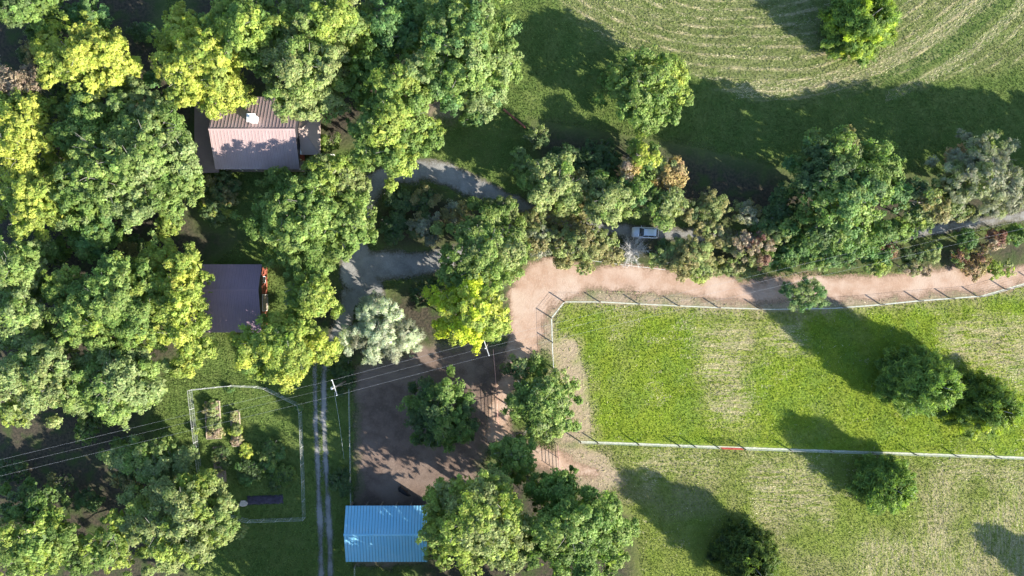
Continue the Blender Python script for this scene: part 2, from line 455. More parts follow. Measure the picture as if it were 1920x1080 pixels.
sheet('dirt_yard', YARD, sheet_material('brown_yard_dirt', (0.125, 0.088, 0.068), (0.185, 0.130, 0.100), (0.25, 0.185, 0.145), 0.08, 2.2, 0.8, (0.12, 0.115, 0.06), 2.0), 0.004, 'bare brown dirt of the animal yard')
sheet('dirt_track', DIRT, sheet_material('salmon_dirt', (0.37, 0.24, 0.165), (0.43, 0.30, 0.22), (0.49, 0.38, 0.295), 0.06, 2.3, 0.7, (0.32, 0.215, 0.15), 1.4), 0.009, 'salmon coloured dirt track between hedge and pasture fence')
sheet('gravel_drive', GRAVEL, sheet_material('grey_gravel', (0.185, 0.175, 0.16), (0.25, 0.24, 0.22), (0.36, 0.34, 0.305), 0.08, 1.3, 0.5, (0.15, 0.135, 0.10), 1.0), 0.014, 'grey gravel drive looping in front of the house')
sheet('wheel_ruts', RUTS, sheet_material('rut_gravel', (0.20, 0.19, 0.175), (0.26, 0.25, 0.235), (0.34, 0.325, 0.30), 0.06, 0.45, 0.3), 0.018, 'pair of gravel wheel ruts running past the garden')

for nm_, lab_ in ((0, 'pale strip of dead grass and painted-in sunlit wire under the curving pasture fence'), (1, 'pale strip of dead grass and painted-in sunlit wire under the lower pasture fence')):
    path, w_ = STRIP[nm_]; mb = MB(); pts_ = [Vector(P(*p)) for p in path]; fine = []
    for a_, b_ in zip(pts_[:-1], pts_[1:]):
        k_ = max(1, int((b_-a_).length/0.6)); fine += [a_.lerp(b_, t/k_) for t in range(k_)]
    fine.append(pts_[-1]); rg = random.Random(3+nm_)
    for i_, p_ in enumerate(fine):
        d_ = (fine[min(i_+1, len(fine)-1)]-fine[max(i_-1, 0)]).normalized(); nrm_ = Vector((-d_.y, d_.x)); hw = w_*S*0.5
        q1 = p_+nrm_*hw*rg.uniform(.75, 1.15); q2 = p_-nrm_*hw*rg.uniform(.75, 1.15)
        mb.v += [(q2.x, q2.y, .022), (q1.x, q1.y, .022)]
        if i_: n_ = len(mb.v); mb.f.append((n_-4, n_-2, n_-1, n_-3))
    tag(mb.build('wire_glint_strip', plain('grass_and_wire_glint', (0.40, 0.40, 0.30), 0.95, var=0.25, scale=3)), lab_, kind='structure')  # pale line of sunlit fence wires painted on the ground with dead grass

# ------------------------------------------------------------------ foliage
PAL = {
 'G':  [(.100,.148,.038),(.074,.116,.034),(.135,.176,.046)],
 'CG': [(.088,.148,.054),(.064,.114,.046),(.118,.178,.066)],
 'LG': [(.145,.190,.054),(.108,.152,.046),(.185,.215,.068)],
 'YG': [(.190,.225,.050),(.142,.186,.046),(.240,.255,.064)],
 'Y':  [(.285,.290,.060),(.220,.245,.054),(.335,.320,.076)],
 'YB': [(.360,.375,.035),(.280,.320,.035),(.410,.400,.055)],
 'OL': [(.175,.195,.078),(.125,.148,.060),(.230,.235,.100)],
 'OB': [(.190,.165,.075),(.140,.130,.060),(.250,.200,.100)],
 'GG': [(.170,.202,.084),(.122,.154,.060),(.212,.236,.108)],
 'DK': [(.055,.088,.036),(.044,.070,.034),(.080,.110,.044)],
 'DG': [(.070,.100,.040),(.050,.078,.034),(.095,.125,.050)],
 'SV': [(.330,.340,.260),(.265,.275,.200),(.390,.395,.320)],
 'SG': [(.190,.185,.140),(.145,.145,.105),(.230,.215,.170)],
 'BR': [(.270,.175,.105),(.200,.130,.085),(.330,.220,.140)],
 'PK': [(.235,.175,.135),(.190,.140,.110),(.280,.210,.160)],
 'OR': [(.250,.175,.075),(.200,.145,.065),(.290,.210,.095)],
 'CR': [(.150,.075,.060),(.115,.060,.050),(.190,.110,.085)],
 'CE': [(.125,.185,.050),(.100,.150,.046),(.190,.240,.055)],
 'CY': [(.330,.370,.040),(.230,.280,.042),(.400,.410,.050)],
 'ST': [(.270,.230,.130),(.210,.185,.105),(.320,.270,.165)],
}
def unit(v): return v/np.maximum(np.linalg.norm(v, axis=1, keepdims=True), 1e-9)
def rdir(rng, n): return unit(rng.normal(size=(n, 3)))
def leaf_mesh(name, pos, nrm, col, lx, ly, rng, axis=None):
    n = len(pos)
    t = rng.normal(size=(n, 3)) if axis is None else axis + rng.normal(size=(n, 3))*0.25
    t = unit(t - nrm*(t*nrm).sum(1, keepdims=True)); b = np.cross(nrm, t)
    sz_ = rng.uniform(0.6, 1.45, n); sx = (lx*sz_*rng.uniform(0.85, 1.2, n))[:, None]*0.5; sy = (ly*sz_*rng.uniform(0.8, 1.15, n))[:, None]*0.5
    co = np.stack([pos-t*sx-b*sy*0.8, pos-t*sx*0.8+b*sy, pos+t*sx*1.25], 1).reshape(-1, 3)
    me = quads_mesh(name, co, np.arange(3*n).reshape(n, 3))
    a = me.color_attributes.new('col', 'FLOAT_COLOR', 'POINT')
    c4 = np.ones((n, 3, 4), np.float32); c4[:, :, :3] = col[:, None, :]
    a.data.foreach_set('color', c4.ravel())
    return me
LEAVES = 0
GAIN = np.array([1.60, 1.66, 1.48])
def crown_mesh(name, lobes, seed, dens=1.0, clump=0.62, leaf=(0.36, 0.26), up=0.25, droop=0.0, rag=0.24, zlow=0.0, pals=None):
    """lobes: list of (x,y,z,r,rz,palette). Leaves sit in clumps on and just under the lobes' surfaces."""
    global LEAVES
    rng = np.random.default_rng(seed)
    L = np.array([l[:5] for l in lobes], float)
    CP, CD, CC, CR = [], [], [], []
    for i, (x, y, z, r, rz) in enumerate(L):
        n = max(14, int(dens*4.7*r*r/(clump*clump)))
        d = rdir(rng, n); d = d[d[:, 2] > -0.28]; n = len(d)
        # knobbly surface
        w = rdir(rng, 7)
        kn = ((d@w.T) > 0.84).sum(1)*0.30
        f = 1.02-np.abs(rng.normal(0, rag, n))-rng.random(n)**6*0.4+kn*rng.uniform(0.2, 1, n)
        p = np.array([x, y, z])+d*f[:, None]*np.array([r, r, rz])
        keep = np.ones(n, bool)
        for j in range(len(L)):
            if j == i: continue
            q = (p-L[j, :3])/np.array([L[j, 3], L[j, 3], L[j, 4]])
            keep &= (q*q).sum(1) > 0.55
        keep &= p[:, 2] > 0.15
        # gaps
        g = fbm(p[:, 0]+seed*7.7, p[:, 1]-seed*3.1+p[:, 2]*0.5, 2.2)
        keep &= g > 0.33
        p = p[keep]; d = d[keep]; n = len(p)
        pal = np.array(PAL[lobes[i][5]])
        k = rng.integers(0, 3, n)
        smooth = fbm(p[:, 0]-seed*1.3, p[:, 1]+seed*5.9, 3.4)
        c = pal[0]*0.5+pal[k]*0.5
        if pals and len(pals) > 1:
            o2 = np.array(PAL[pals[(i*7+seed) % len(pals)]])[0]
            f2 = np.clip((fbm(p[:, 0]+seed*2.7, p[:, 1]-seed*1.9, 2.6)-0.48)*6, 0, 0.85)[:, None]
            c = c*(1-f2)+o2*f2
        c = GAIN*c*(0.72+0.56*smooth[:, None])*rng.lognormal(0, 0.10, (n, 1))
        CP.append(p); CD.append(d); CC.append(c); CR.append(clump*rng.uniform(0.45, 1.6, n))
    CP = np.concatenate(CP); CD = np.concatenate(CD); CC = np.concatenate(CC); CR = np.concatenate(CR)
    nl = int(min(62, max(9, 1.9*math.pi*clump*clump*1.3/(leaf[0]*leaf[1]*0.5))))
    N = len(CP)*nl
    e = rdir(rng, N); e[:, 2] = np.abs(e[:, 2])*0.85+e[:, 2]*0.15
    ci = np.repeat(np.arange(len(CP)), nl)
    pos = CP[ci]+e*(CR[ci]*rng.uniform(0.35, 1.0, N))[:, None]*np.array([1, 1, 0.75])
    nrm = unit(0.6*e+0.5*CD[ci]+np.array([0, 0, up])+0.34*rng.normal(size=(N, 3)))
    col = CC[ci]*rng.lognormal(0, 0.13, (N, 1))*(1+rng.normal(0, 0.05, (N, 3)))
    axis = None
    if droop: axis = CD[ci]*1.0+np.array([0, 0, -droop])
    # bigger leaf sprays added inside the lobes block light and close the crown
    IP, IC, IS = [], [], []
    for i, (x, y, z, r, rz) in enumerate(L):
        n = int(dens*16*max(r, 0.5)**1.2) if r > 0.8 else int(dens*10)
        f = rng.uniform(0.30, 0.80, n)
        IP.append(np.array([x, y, z])+rdir(rng, n)*f[:, None]*np.array([r, r, rz]))
        m = int(dens*3*r*max(0, z-zlow)) if zlow else 0
        if m:
            e = rdir(rng, m)*r*0.8; e[:, 2] = 0
            IP.append(np.array([x*0.9, y*0.9, 0])+e+np.stack([np.zeros(m), np.zeros(m), rng.uniform(zlow, z, m)], -1)); n += m
        IC.append(np.array(PAL[lobes[i][5]])[rng.integers(0, 3, n)]*GAIN*rng.lognormal(0, 0.12, (n, 1))); IS.append(np.full(n, min(1.0, r*0.5)))
    IP = np.concatenate(IP); IC = np.concatenate(IC); IS = np.concatenate(IS)
    sc = np.concatenate([np.ones(N), IS/leaf[0]])
    sc2 = np.concatenate([np.ones(N), IS*0.8/leaf[1]])
    pos = np.concatenate([pos, IP]); col = np.concatenate([col, IC]); nrm = np.concatenate([nrm, unit(rng.normal(size=(len(IP), 3))+np.array([0, 0, 0.8]))])
    if axis is not None: axis = np.concatenate([axis, rdir(rng, len(IP))])
    pos[:, 2] = np.maximum(pos[:, 2], 0.05)
    LEAVES += len(pos)
    return leaf_mesh(name, pos, nrm, np.clip(col, 0, 0.8), leaf[0]*sc, leaf[1]*sc2, rng, axis)

def trunk_and_limbs(root, base_h, lobes, r0, seed, mat, lean=(0, 0)):
    rng = random.Random(seed)
    L = sorted(lobes, key=lambda l: -l[2])
    zt = max(l[2] for l in L)*0.92
    mid = Vector((sum(l[0] for l in L)/len(L)*0.4+lean[0], sum(l[1] for l in L)/len(L)*0.4+lean[1], zt*0.55))
    pts = [Vector((0, 0, -0.2)), Vector((0.05*r0, 0, zt*0.18)), mid*0.55+Vector((0, 0, zt*0.1)), mid, Vector((L[0][0]*0.7, L[0][1]*0.7, zt))]
    pts.sort(key=lambda p: p.z)
    MB().tube(pts, [r0*1.35, r0, r0*0.82, r0*0.6, r0*0.2], 8).build('trunk', mat, root, True)
    lb = MB()
    for (x, y, z, r, rz, *_rest) in L[:14]:
        t = rng.uniform(0.3, 0.75)
        a = pts[1].lerp(pts[3], t)
        e = Vector((x, y, z+rz*0.25)); m = a.lerp(e, 0.5)+Vector((rng.uniform(-.3, .3), rng.uniform(-.3, .3), 0.25*r))
        lb.tube([a, m, e], [r0*0.42, r0*0.28, r0*0.12], 5, False)
        for _ in range(4):
            an = rng.uniform(0, 6.28); q = e+Vector((math.cos(an)*r*0.85, math.sin(an)*r*0.85, rz*rng.uniform(0.1, 0.8)))
            s = m.lerp(e, rng.uniform(0.3, 1)); lb.tube([s, s.lerp(q, 0.55)+Vector((0, 0, 0.15*r)), q], [r0*0.14, r0*0.09, 0.02], 4, False)
    lb.build('limbs', mat, root, True)

_seed = [100]
def auto_lobes(rng, cx, cy, rx, ry, pal, bias=None):
    """lobes in photograph pixels (px, py, r, d, palette)"""
    out = []
    A = math.sqrt(rx*ry)
    if A < 34: rings = [(0.0, 1, 0.55), (0.58, 6, 0.42)]
    elif A < 70: rings = [(0.14, 3, 0.38), (0.68, 9, 0.31)]
    else: rings = [(0.12, 3, 0.30), (0.46, 8, 0.24), (0.82, 14, 0.20)]
    for d, n, rr in rings:
        ph = rng.uniform(0, 6.28)
        for i in range(n):
            a = ph+6.283*i/n+rng.uniform(-.28, .28); dd = d*rng.uniform(0.82, 1.10)
            pl = pal if isinstance(pal, str) else rng.choice(pal)
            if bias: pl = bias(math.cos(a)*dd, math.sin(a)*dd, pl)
            out.append((cx+math.cos(a)*dd*rx, cy+math.sin(a)*dd*ry, A*rr*rng.uniform(0.65, 1.35), dd, pl))
    if A > 45:
        for _ in range(5):
            a = rng.uniform(0, 6.28); dd = rng.uniform(1.0, 1.16)
            out.append((cx+math.cos(a)*dd*rx, cy+math.sin(a)*dd*ry, A*rng.uniform(0.09, 0.15), dd, pal if isinstance(pal, str) else rng.choice(pal)))
    return out
def tree(name, label, cx, cy, rx, ry, h, pal, extra=(), auto=True, dens=1.0, clump=None, leaf=None, cat='tree', group=None, low=0.36,
         bias=None, bark='bark', rag=0.24, up=0.32, droop=0.0, trunk=None, lean=(0, 0), seed=None):
    _seed[0] += 1
    sd = _seed[0] if seed is None else seed
    if group in (WL, NB):
        extra = [(cx+(e[0]-cx)*1.1, cy+(e[1]-cy)*1.1, e[2]*1.15, *e[3:]) for e in extra]; rx *= 1.17; ry *= 1.17
    elif h > 5: rx *= 1.08; ry *= 1.08
    rng = random.Random(sd)
    lp = list(auto_lobes(rng, cx, cy, rx, ry, pal, bias)) if auto else []
    for e in extra:
        px, py, r = e[:3]; pl = e[3] if len(e) > 3 else (pal if isinstance(pal, str) else pal[0])
        d = e[4] if len(e) > 4 else min(1.0, math.hypot((px-cx)/max(rx, 1), (py-cy)/max(ry, 1)))
        lp.append((px, py, r, d, pl))
    hb = h*0.68
    bx, by = P(cx, cy, hb)
    root = empty(name, (bx, by, 0))
    lobes = []
    for px, py, r, d, pl in lp:
        rm = r*S*(H-hb)/H
        rz = min(rm*0.85, h*0.34)
        top = h*(1-(1-low)*0.62*min(d, 1.15)**2)*rng.uniform(0.86, 1.05)
        z = max(top-rz, rz*0.55)
        x, y = P(px, py, z+rz*0.4)
        lobes.append((x-bx, y-by, z, rm, rz, pl))
    big = h > 7
    cl = clump or (0.62 if big else 0.40)
    lf = leaf or ((0.335, 0.27) if big else (0.25, 0.19))
    me = crown_mesh('crown', lobes, sd, dens, cl, lf, up, droop, rag, zlow=h*low if big else 0.0, pals=None if isinstance(pal, str) else pal)
    # shift world-based noise is harmless; crown sits under the tree's empty
    link('crown', me, M['leaf'], root)
    trunk_and_limbs(root, h*low, lobes, trunk or max(0.05, 0.022*h), sd, M[bark], lean)
    return tag(root, label, cat, group)

def cone_tree(name, label, bpx, bpy_, r, h, pal, lit, seed, dens=1.0, cat='tree', group=None, fat=0.62, z0=0.05, shade=0.92):
    """conifer standing on pixel (bpx,bpy_): sprays on a ragged cone"""
    global LEAVES
    rng = np.random.default_rng(seed)
    x, y = P(bpx, bpy_)
    root = empty(name, (x, y, 0))
    n = int(dens*330*r*h/10)
    u = rng.random(n)
    z = z0*h+(h*(1-z0))*(1-np.sqrt(1-u*0.985))
    an = rng.uniform(0, 2*np.pi, n)
    prof = np.clip(1-z/h, 0, 1)**fat*np.clip(0.62+2.2*z/h, 0, 1)
    lump = 0.80+0.20*np.sin(an*5+z*1.3+seed)+0.14*np.sin(an*9-z*2.1)
    R = r*prof*lump*(1-np.abs(rng.normal(0, 0.13, n)))
    CP = np.stack([np.cos(an)*R, np.sin(an)*R, z], -1)
    CD = unit(np.stack([np.cos(an), np.sin(an), np.full(n, 0.45)], -1))
    pal_a = np.array(PAL[pal]); pal_b = np.array(PAL[lit])  # second palette holds sunlit tones, painted in random patches
    s = fbm(CP[:, 0]*1.0+seed, CP[:, 1]-seed+CP[:, 2], 2.0)
    f = np.clip((s-0.50)*5, 0, 1)[:, None]
    CC = shade*GAIN*(pal_a[rng.integers(0, 3, n)]*(1-f)+pal_b[rng.integers(0, 3, n)]*f)*(0.75+0.5*rng.random((n, 1)))
    nl = 16; N = n*nl; ci = np.repeat(np.arange(n), nl)
    e = rdir(rng, N)
    pos = CP[ci]+e*0.42*rng.uniform(0.3, 1, (N, 1))+CD[ci]*rng.uniform(-0.3, 0.5, (N, 1))
    pos[:, 2] = np.maximum(pos[:, 2], 0.05)
    nrm = unit(0.5*e+0.8*CD[ci]+0.45*rng.normal(size=(N, 3)))
    col = CC[ci]*rng.lognormal(0, 0.15, (N, 1))
    LEAVES += N
    me = leaf_mesh('crown', pos, nrm, col, 0.62, 0.17, rng, CD[ci]*1.2+np.array([0, 0, 0.3]))
    link('crown', me, M['leaf'], root)
    MB().tube([(0, 0, -0.2), (0, 0, h*0.4), (0, 0, h*0.96)], [0.03*h*0.8, 0.02*h*0.8, 0.03], 8).build('trunk', M['bark'], root, True)
    return tag(root, label, cat, group)

# ------------------------------------------------------------------ the trees, one by one
WL = 'trees of the western wood'; NB = 'trees behind the house'
tree('oak_tree', 'bright yellow spreading tree in the upper left, beside the small pinkish brown tree', 155,108,82,58,14,['Y','Y','YG'],
     [(155,62,28,'Y'),(108,118,30,'Y'),(205,115,30,'Y'),(172,158,22,'Y')], group=WL, low=.45)
tree('dying_tree', 'small pinkish brown dying tree at the left edge', 22,158,44,40,9,'PK', group=WL, leaf=(.3,.16))
tree('oak_tree', 'yellow green tree at the left edge below the pinkish brown tree', 30,262,55,72,14,['Y','YG','Y'], [(5,205,28,'YG'),(75,205,22,'YG')], group=WL)
tree('oak_tree', 'large broad grey green tree standing left of the brown roofed house', 235,305,122,112,17,['LG','GG','LG','G'],
     [(170,210,34,'CG'),(210,195,34,'DG'),(250,205,32,'GG'),(300,235,30,'LG'),(330,340,30,'LG'),(150,370,34,'G')], group=WL)  # upper lobes darker: shade painted into the leaf colours
tree('hickory_tree', 'yellow green tree low on the left edge, under the broad grey green tree', 62,380,66,56,13,['Y','YG','YG'], [(110,330,34,'YG'),(140,410,30,'YG'),(10,360,30,'OL')], group=WL)
tree('maple_tree', 'small deep green tree touching the broad grey green tree from below', 172,438,50,40,10,['G','CG'], group=WL)
tree('oak_tree', 'pale grey green tree at the left edge halfway down the picture', 15,500,58,48,14,['GG','LG'], [(70,470,26,'G')], group=WL)
tree('oak_tree', 'pale grey green tree at the left edge, just below the halfway one', 22,592,54,48,14,['GG','LG'], group=WL)
tree('hickory_tree', 'big green tree left of the red walled shed with yellow clumps on top', 205,568,112,80,16,['LG','LG','YG','G'],
     [(120,540,30,'YG'),(270,510,30,'YG'),(150,600,34,'LG')], group=WL)
tree('hickory_tree', 'tall yellow tree column between the big green tree and the red walled shed', 335,582,42,104,15,['Y','YG','YG'], [(300,488,26,'Y'),(345,500,22,'YG'),(360,650,30,'YG')], group=WL)
tree('oak_tree', 'grey green tree on the left edge above the dark clearing', 62,706,98,68,15,['GG','LG','OL'], [(20,760,28,'YG'),(60,660,28,'OL')], group=WL)
tree('oak_tree', 'grey green tree between the left edge trees and the fenced garden', 212,722,84,66,15,['GG','GG','LG'], group=WL)
tree('elm_tree', 'small flat grey green tree standing alone left of the garden fence', 285,866,72,36,10,['GG','LG'], [(228,862,20,'GG'),(340,862,18,'GG')], group=WL)
tree('hickory_tree', 'olive yellow tree filling the bottom left beside the garden', 335,985,92,82,15,['OL','OL','YG'], [(400,985,34,'LG'),(385,930,28,'G'),(270,950,30,'OL')], group=WL)
tree('hickory_tree', 'scattered yellow clumped tree in the bottom left gap', 215,1015,48,52,11,['YG','LG'], group=WL, dens=.55)
tree('maple_tree', 'green tree in the bottom left corner with bright ragged clumps', 48,1020,82,58,13,['LG','G','YG'], [(80,985,22,'YG'),(110,1010,20,'LG')], group=WL, dens=.8)
tree('maple_tree', 'sparse dark tree above the bottom left corner', 55,948,56,34,9,['DG','G'], group=WL, dens=.5)
tree('maple_tree', 'green tree in the top left corner', 30,5,70,34,13,['G','LG','DG'], group=WL)
tree('maple_tree', 'small dark green tree at the top between the corner and the yellow trees', 165,28,34,26,8,['CG','G'], group=WL, dens=.8)
tree('bush', 'low dark green bush in the shade above the yellow spreading tree', 80,55,42,22,4,['DG','G'], cat='bush')
tree('bush', 'dim green bush in the gap right of the yellow spreading tree', 240,160,30,26,5,['CG','GG'], cat='bush')
tree('bush', 'small blue green bush left of the yellow tree behind the house', 285,150,18,18,4,['CG'], cat='bush')
# behind the house
NB = 'trees behind the house'
tree('hickory_tree', 'yellow tree overhanging the left end of the brown roofed house', 378,112,66,74,16,['Y','YG','Y'],
     [(340,45,30,'Y'),(312,78,20,'Y'),(325,120,26,'Y'),(400,165,34,'YG'),(355,160,26,'Y'),(432,172,26,'YG')], group=NB)
tree('oak_tree', 'mottled green tree at the top between the two big tree groups', 462,50,66,62,17,['G','LG','YG'], [(430,15,28,'YG')], group=NB)
tree('oak_tree', 'olive green tree leaning over the house roof', 572,118,80,80,18,['OL','LG','OL'], [(575,185,30,'OL'),(540,180,22,'LG'),(615,185,22,'OL')], group=NB)
tree('oak_tree', 'light green tree at the top edge above the house', 610,35,90,60,18,['LG','OL','YG'], group=NB)
tree('maple_tree', 'tall vivid green tree between the house and the gravel loop', 735,205,76,104,17,['YG','LG','G'], [(745,285,30,'YG'),(700,130,30,'G'),(790,240,28,'YG')], group=NB)
tree('maple_tree', 'deep green tree at the top edge left of the largest tree', 725,45,58,56,15,['G','CG'], group=NB)
tree('oak_tree', 'largest cool green tree at the top centre beside the shaded lawn', 862,85,104,102,18,['LG','CG','LG','GG'], [(900,170,36,'GG'),(930,120,30,'LG'),(870,20,40,'LG')], group=NB)
tree('bush', 'green bush under the tree at the top of the gravel loop', 885,222,26,16,3,['G','CG'], cat='bush')
tree('bush', 'bright green bush against the right end of the house', 618,267,18,17,3.5,['YG','LG'], cat='bush')
# before the house
tree('oak_tree', 'large green tree below the house', 575,418,104,84,14,['LG','LG','G'],
     [(520,340,30,'G'),(590,500,30,'LG'),(560,490,30,'LG'),(650,440,30,'LG')], group='trees before the house')
tree('oak_tree', 'pale olive tree touching the lower right corner of the house', 612,332,66,38,10,['OL','YG','OL'], [(670,350,22,'OL')], group='trees before the house')
tree('oak_tree', 'grey green tree on the edge of the gravel drive below the house', 672,398,36,42,8.5,['GG','LG'], group='trees before the house')
tree('bush', 'dark brownish bush below the left end of the house', 410,360,44,36,4,['OB','DG','DG'], cat='bush')
tree('bush', 'yellow tipped bush under the dark brownish bush', 402,396,30,24,3,['OL','Y','DG'], cat='bush')
tree('bush', 'bright green round bush in the gap left of the house', 312,418,24,22,3.5,['YG','LG'], cat='bush')
tree('hickory_tree', 'yellow green tree at the right side of the red walled shed', 582,552,50,44,13,['YG','LG','YG'], group='trees before the house')
tree('hickory_tree', 'yellow and green tree below the red walled shed', 532,655,88,58,15,['Y','YG','YG'], [(475,640,30,'YG'),(530,695,30,'Y'),(600,650,28,'Y'),(470,680,24,'G'),(560,620,30,'YG')], group='trees before the house')
tree('bush', 'dark bush squeezed between the shed roof and the yellow column tree', 385,560,18,50,3.5,['DG','G'], cat='bush')
tree('silver_tree', 'silvery white rounded tree in the middle of the yard', 712,622,66,56,9,['SV','SV','SG'], [(700,575,22,'SV'),(655,640,22,'SV'),(760,630,24,'SV')], leaf=(.5,.09), clump=.5, droop=.7, dens=1.25, low=.2)
tree('ginkgo_tree', 'brilliant yellow tree at the bend of the dirt track', 888,585,56,56,14,['YB','Y','YG'],
     [(815,558,16,'YB'),(845,570,22,'YB'),(850,530,22,'YB'),(835,610,22,'YB'),(870,620,26,'YB'),(915,555,26,'YG'),(925,600,26,'YG'),(885,540,22,'YB')])
tree('elm_tree', 'olive green tree between the gravel drive and the dirt track bend', 902,478,76,80,12,['LG','OL','LG'], [(960,470,24,'OL'),(860,520,26,'G')], dens=.9)
for i, (a, b, c, d, p, hh, t) in enumerate([
    (745,375,32,24,['DG','DK'],3.5,'dark bush at the upper left of the gravel loop island'),
    (800,372,34,24,['DG','OB'],3.5,'dark bush at the top of the gravel loop island'),
    (735,425,30,30,['DK','DG'],4,'darkest bush at the left of the gravel loop island'),
    (795,425,38,32,['DG','SG','OB'],5,'greyish bush in the middle of the gravel loop island'),
    (850,400,26,22,['OB','SG'],3.5,'brownish bush at the right of the gravel loop island'),
    (700,590,36,26,['DG','DK'],3,'dark bush behind the silvery white tree'),
    (800,545,30,28,['DK','DG'],3,'dark bush left of the brilliant yellow tree'),
    (925,628,22,14,['CG','DG'],3,'dark green bush under the right side of the brilliant yellow tree'),
    (640,700,24,50,['DK','DG'],2.2,'low dark scrub strip beside the wheel ruts'),
    (640,905,20,26,['DK','DG'],1.8,'low dark scrub beside the yard fence above the blue barn')]):
    tree('bush', t, a, b, c, d, hh, p, cat='bush', group='dark bushes about the drive')
# hedge of trees along the gravel drive
HG = 'small trees along the gravel drive'
tree('cedar_tree', 'wide olive green tree above the drive, left of the two alike', 1040,345,62,46,10.5,['OL','OL','LG'], [(1015,320,22,'OL'),(1078,335,22,'OB')], group=HG)
tree('cedar_tree', 'olive green tree just left above the parked car', 1140,378,52,46,10,['OL','LG','OL'], group=HG)
tree('small_tree', 'small light green tree at the left end of the row above the drive', 975,300,18,28,6,['GG','LG'], group=HG)
tree('small_tree', 'small olive tree standing above the row in the lawn shade', 1006,262,26,24,5,['OL','DG'], group=HG)
tree('small_tree', 'dark small tree in the shade left of the yellow topped one', 1110,300,60,34,5,['DK','DG','DG'], group=HG, dens=.8)
tree('small_tree', 'yellow topped small tree above the parked car', 1208,290,32,28,9,['Y','YG','G'], group=HG)
tree('small_tree', 'rusty brown thin tree leaning against the yellow topped one', 1182,318,20,16,8,['PK','OR'], group=HG, dens=.7)
tree('small_tree', 'fresh green rounded tree under the yellow topped one', 1198,352,32,36,8,['CG','CG','LG'], group=HG)
tree('small_tree', 'orange brown topped tree right of the yellow topped one', 1258,326,30,28,8.5,['OR','BR','OL'], [(1268,306,12,'OR')], group=HG)
tree('cedar_tree', 'olive tree just right above the parked car', 1248,385,40,36,9,['OL','LG','OL'], group=HG)
tree('small_tree', 'thin brownish olive tree between the car and the large dark tree', 1338,388,30,28,6,['OL','OB'], group=HG, dens=.8)
tree('small_tree', 'sparse greyish small tree at the left foot of the large dark tree', 1402,402,28,26,5,['SG','OB','OL'], group=HG, dens=.7)
tree('shrub', 'brownish olive shrub below the drive left of the bare silver bush', 1090,450,54,34,7,['OB','OL'], [(1060,490,22,'OB'),(1090,500,18,'OL')], group=HG)
tree('shrub', 'grey brown shrub at the junction of drive and dirt track', 1005,450,36,34,6,['SG','OL','OB'], group=HG, dens=.8)
tree('shrub', 'olive brown shrub bulging over the dirt track right of the car', 1298,480,50,38,7,['OB','OL','OL'], [(1280,510,16,'OB'),(1310,515,18,'YG')], group=HG)
tree('shrub', 'pinkish flowering shrub between the drive and the dirt track', 1415,462,42,32,6.5,['PK','OL','CR'], group=HG)
tree('shrub', 'pale olive low shrub along the dirt track edge', 1385,500,60,18,3,['OL','ST','LG'], group=HG, dens=.8)
tree('shrub', 'green shrub below the large dark tree beside the dirt track', 1480,480,60,28,4.5,['CG','LG','G'], group=HG)
tree('shrub', 'grassy green shrub at the lower right foot of the large dark tree', 1560,478,50,28,4.5,['CG','LG'], group=HG)
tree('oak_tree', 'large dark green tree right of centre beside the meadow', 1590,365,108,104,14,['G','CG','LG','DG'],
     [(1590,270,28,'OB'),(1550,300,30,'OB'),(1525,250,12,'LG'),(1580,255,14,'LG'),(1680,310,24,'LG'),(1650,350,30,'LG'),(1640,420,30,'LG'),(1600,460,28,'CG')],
     bias=lambda a, b, p: ('DG' if a < -0.2 and p != 'LG' else p))  # dark left and light right lobes paint in shade and sunlight
tree('shrub', 'dark olive tree right of the large dark tree over the drive', 1752,372,58,40,11,['DG','OL','OB'], group=HG)
tree('cedar_tree', 'grey silvery feathery tree at the right edge above the drive', 1858,325,92,66,13,['SG','SG','OL'], [(1800,345,28,'OL'),(1780,370,24,'GG'),(1900,375,24,'SG')], leaf=(.42,.12), clump=.55, droop=.4)
tree('shrub', 'dark purplish small tree in the meadow shade', 1792,292,26,18,4.5,['OB','BR'], group=HG, dens=.7)
for i, (a, b, c, d, p, t) in enumerate([
    (1640,478,26,18,['G','CG'],'green shrub at the left end of the crimson speckled hedge'),
    (1672,470,20,14,['CR','BR'],'crimson shrub at the left end of the hedge by the track'),
    (1650,500,30,14,['YG','OL'],'yellow green low shrub on the track edge of the hedge'),
    (1712,480,26,18,['DG','G'],'dark green shrub in the hedge by the track'),
    (1750,470,22,18,['CG','OL'],'green shrub between the crimson ones of the hedge'),
    (1798,482,22,16,['G','CR'],'green and crimson shrub halfway along the hedge'),
    (1815,450,24,16,['G','CG'],'fresh green shrub on the drive side of the hedge'),
    (1845,470,22,16,['CR','OB'],'dark red shrub near the right end of the hedge'),
    (1872,448,22,18,['PK','CR'],'pinkish red shrub near the right end of the hedge'),
    (1905,440,24,18,['CG','G'],'green shrub where the hedge meets the right edge'),
    (1715,505,44,10,['OL','PK'],'low brownish scrub along the foot of the hedge')]):
    tree('shrub', t, a, b, c, d, 4.2, p, cat='shrub', group='hedge between the drive and the dirt track')
tree('bush', 'yellow green bush bulging over the right end of the dirt track', 1882,502,34,18,3,['YG','OL'], cat='bush')
tree('bush', 'rusty brown bush beside the yellow green bush at the right end of the track', 1832,500,26,24,3,['BR','OB'], cat='bush', dens=.8)
tree('mimosa_tree', 'small feathery tree leaning over the pasture fence', 1506,553,44,28,7,['GG','CG'], leaf=(.42,.1), clump=.45, droop=.6, dens=.8, lean=(-.9, 1.4), low=.6)
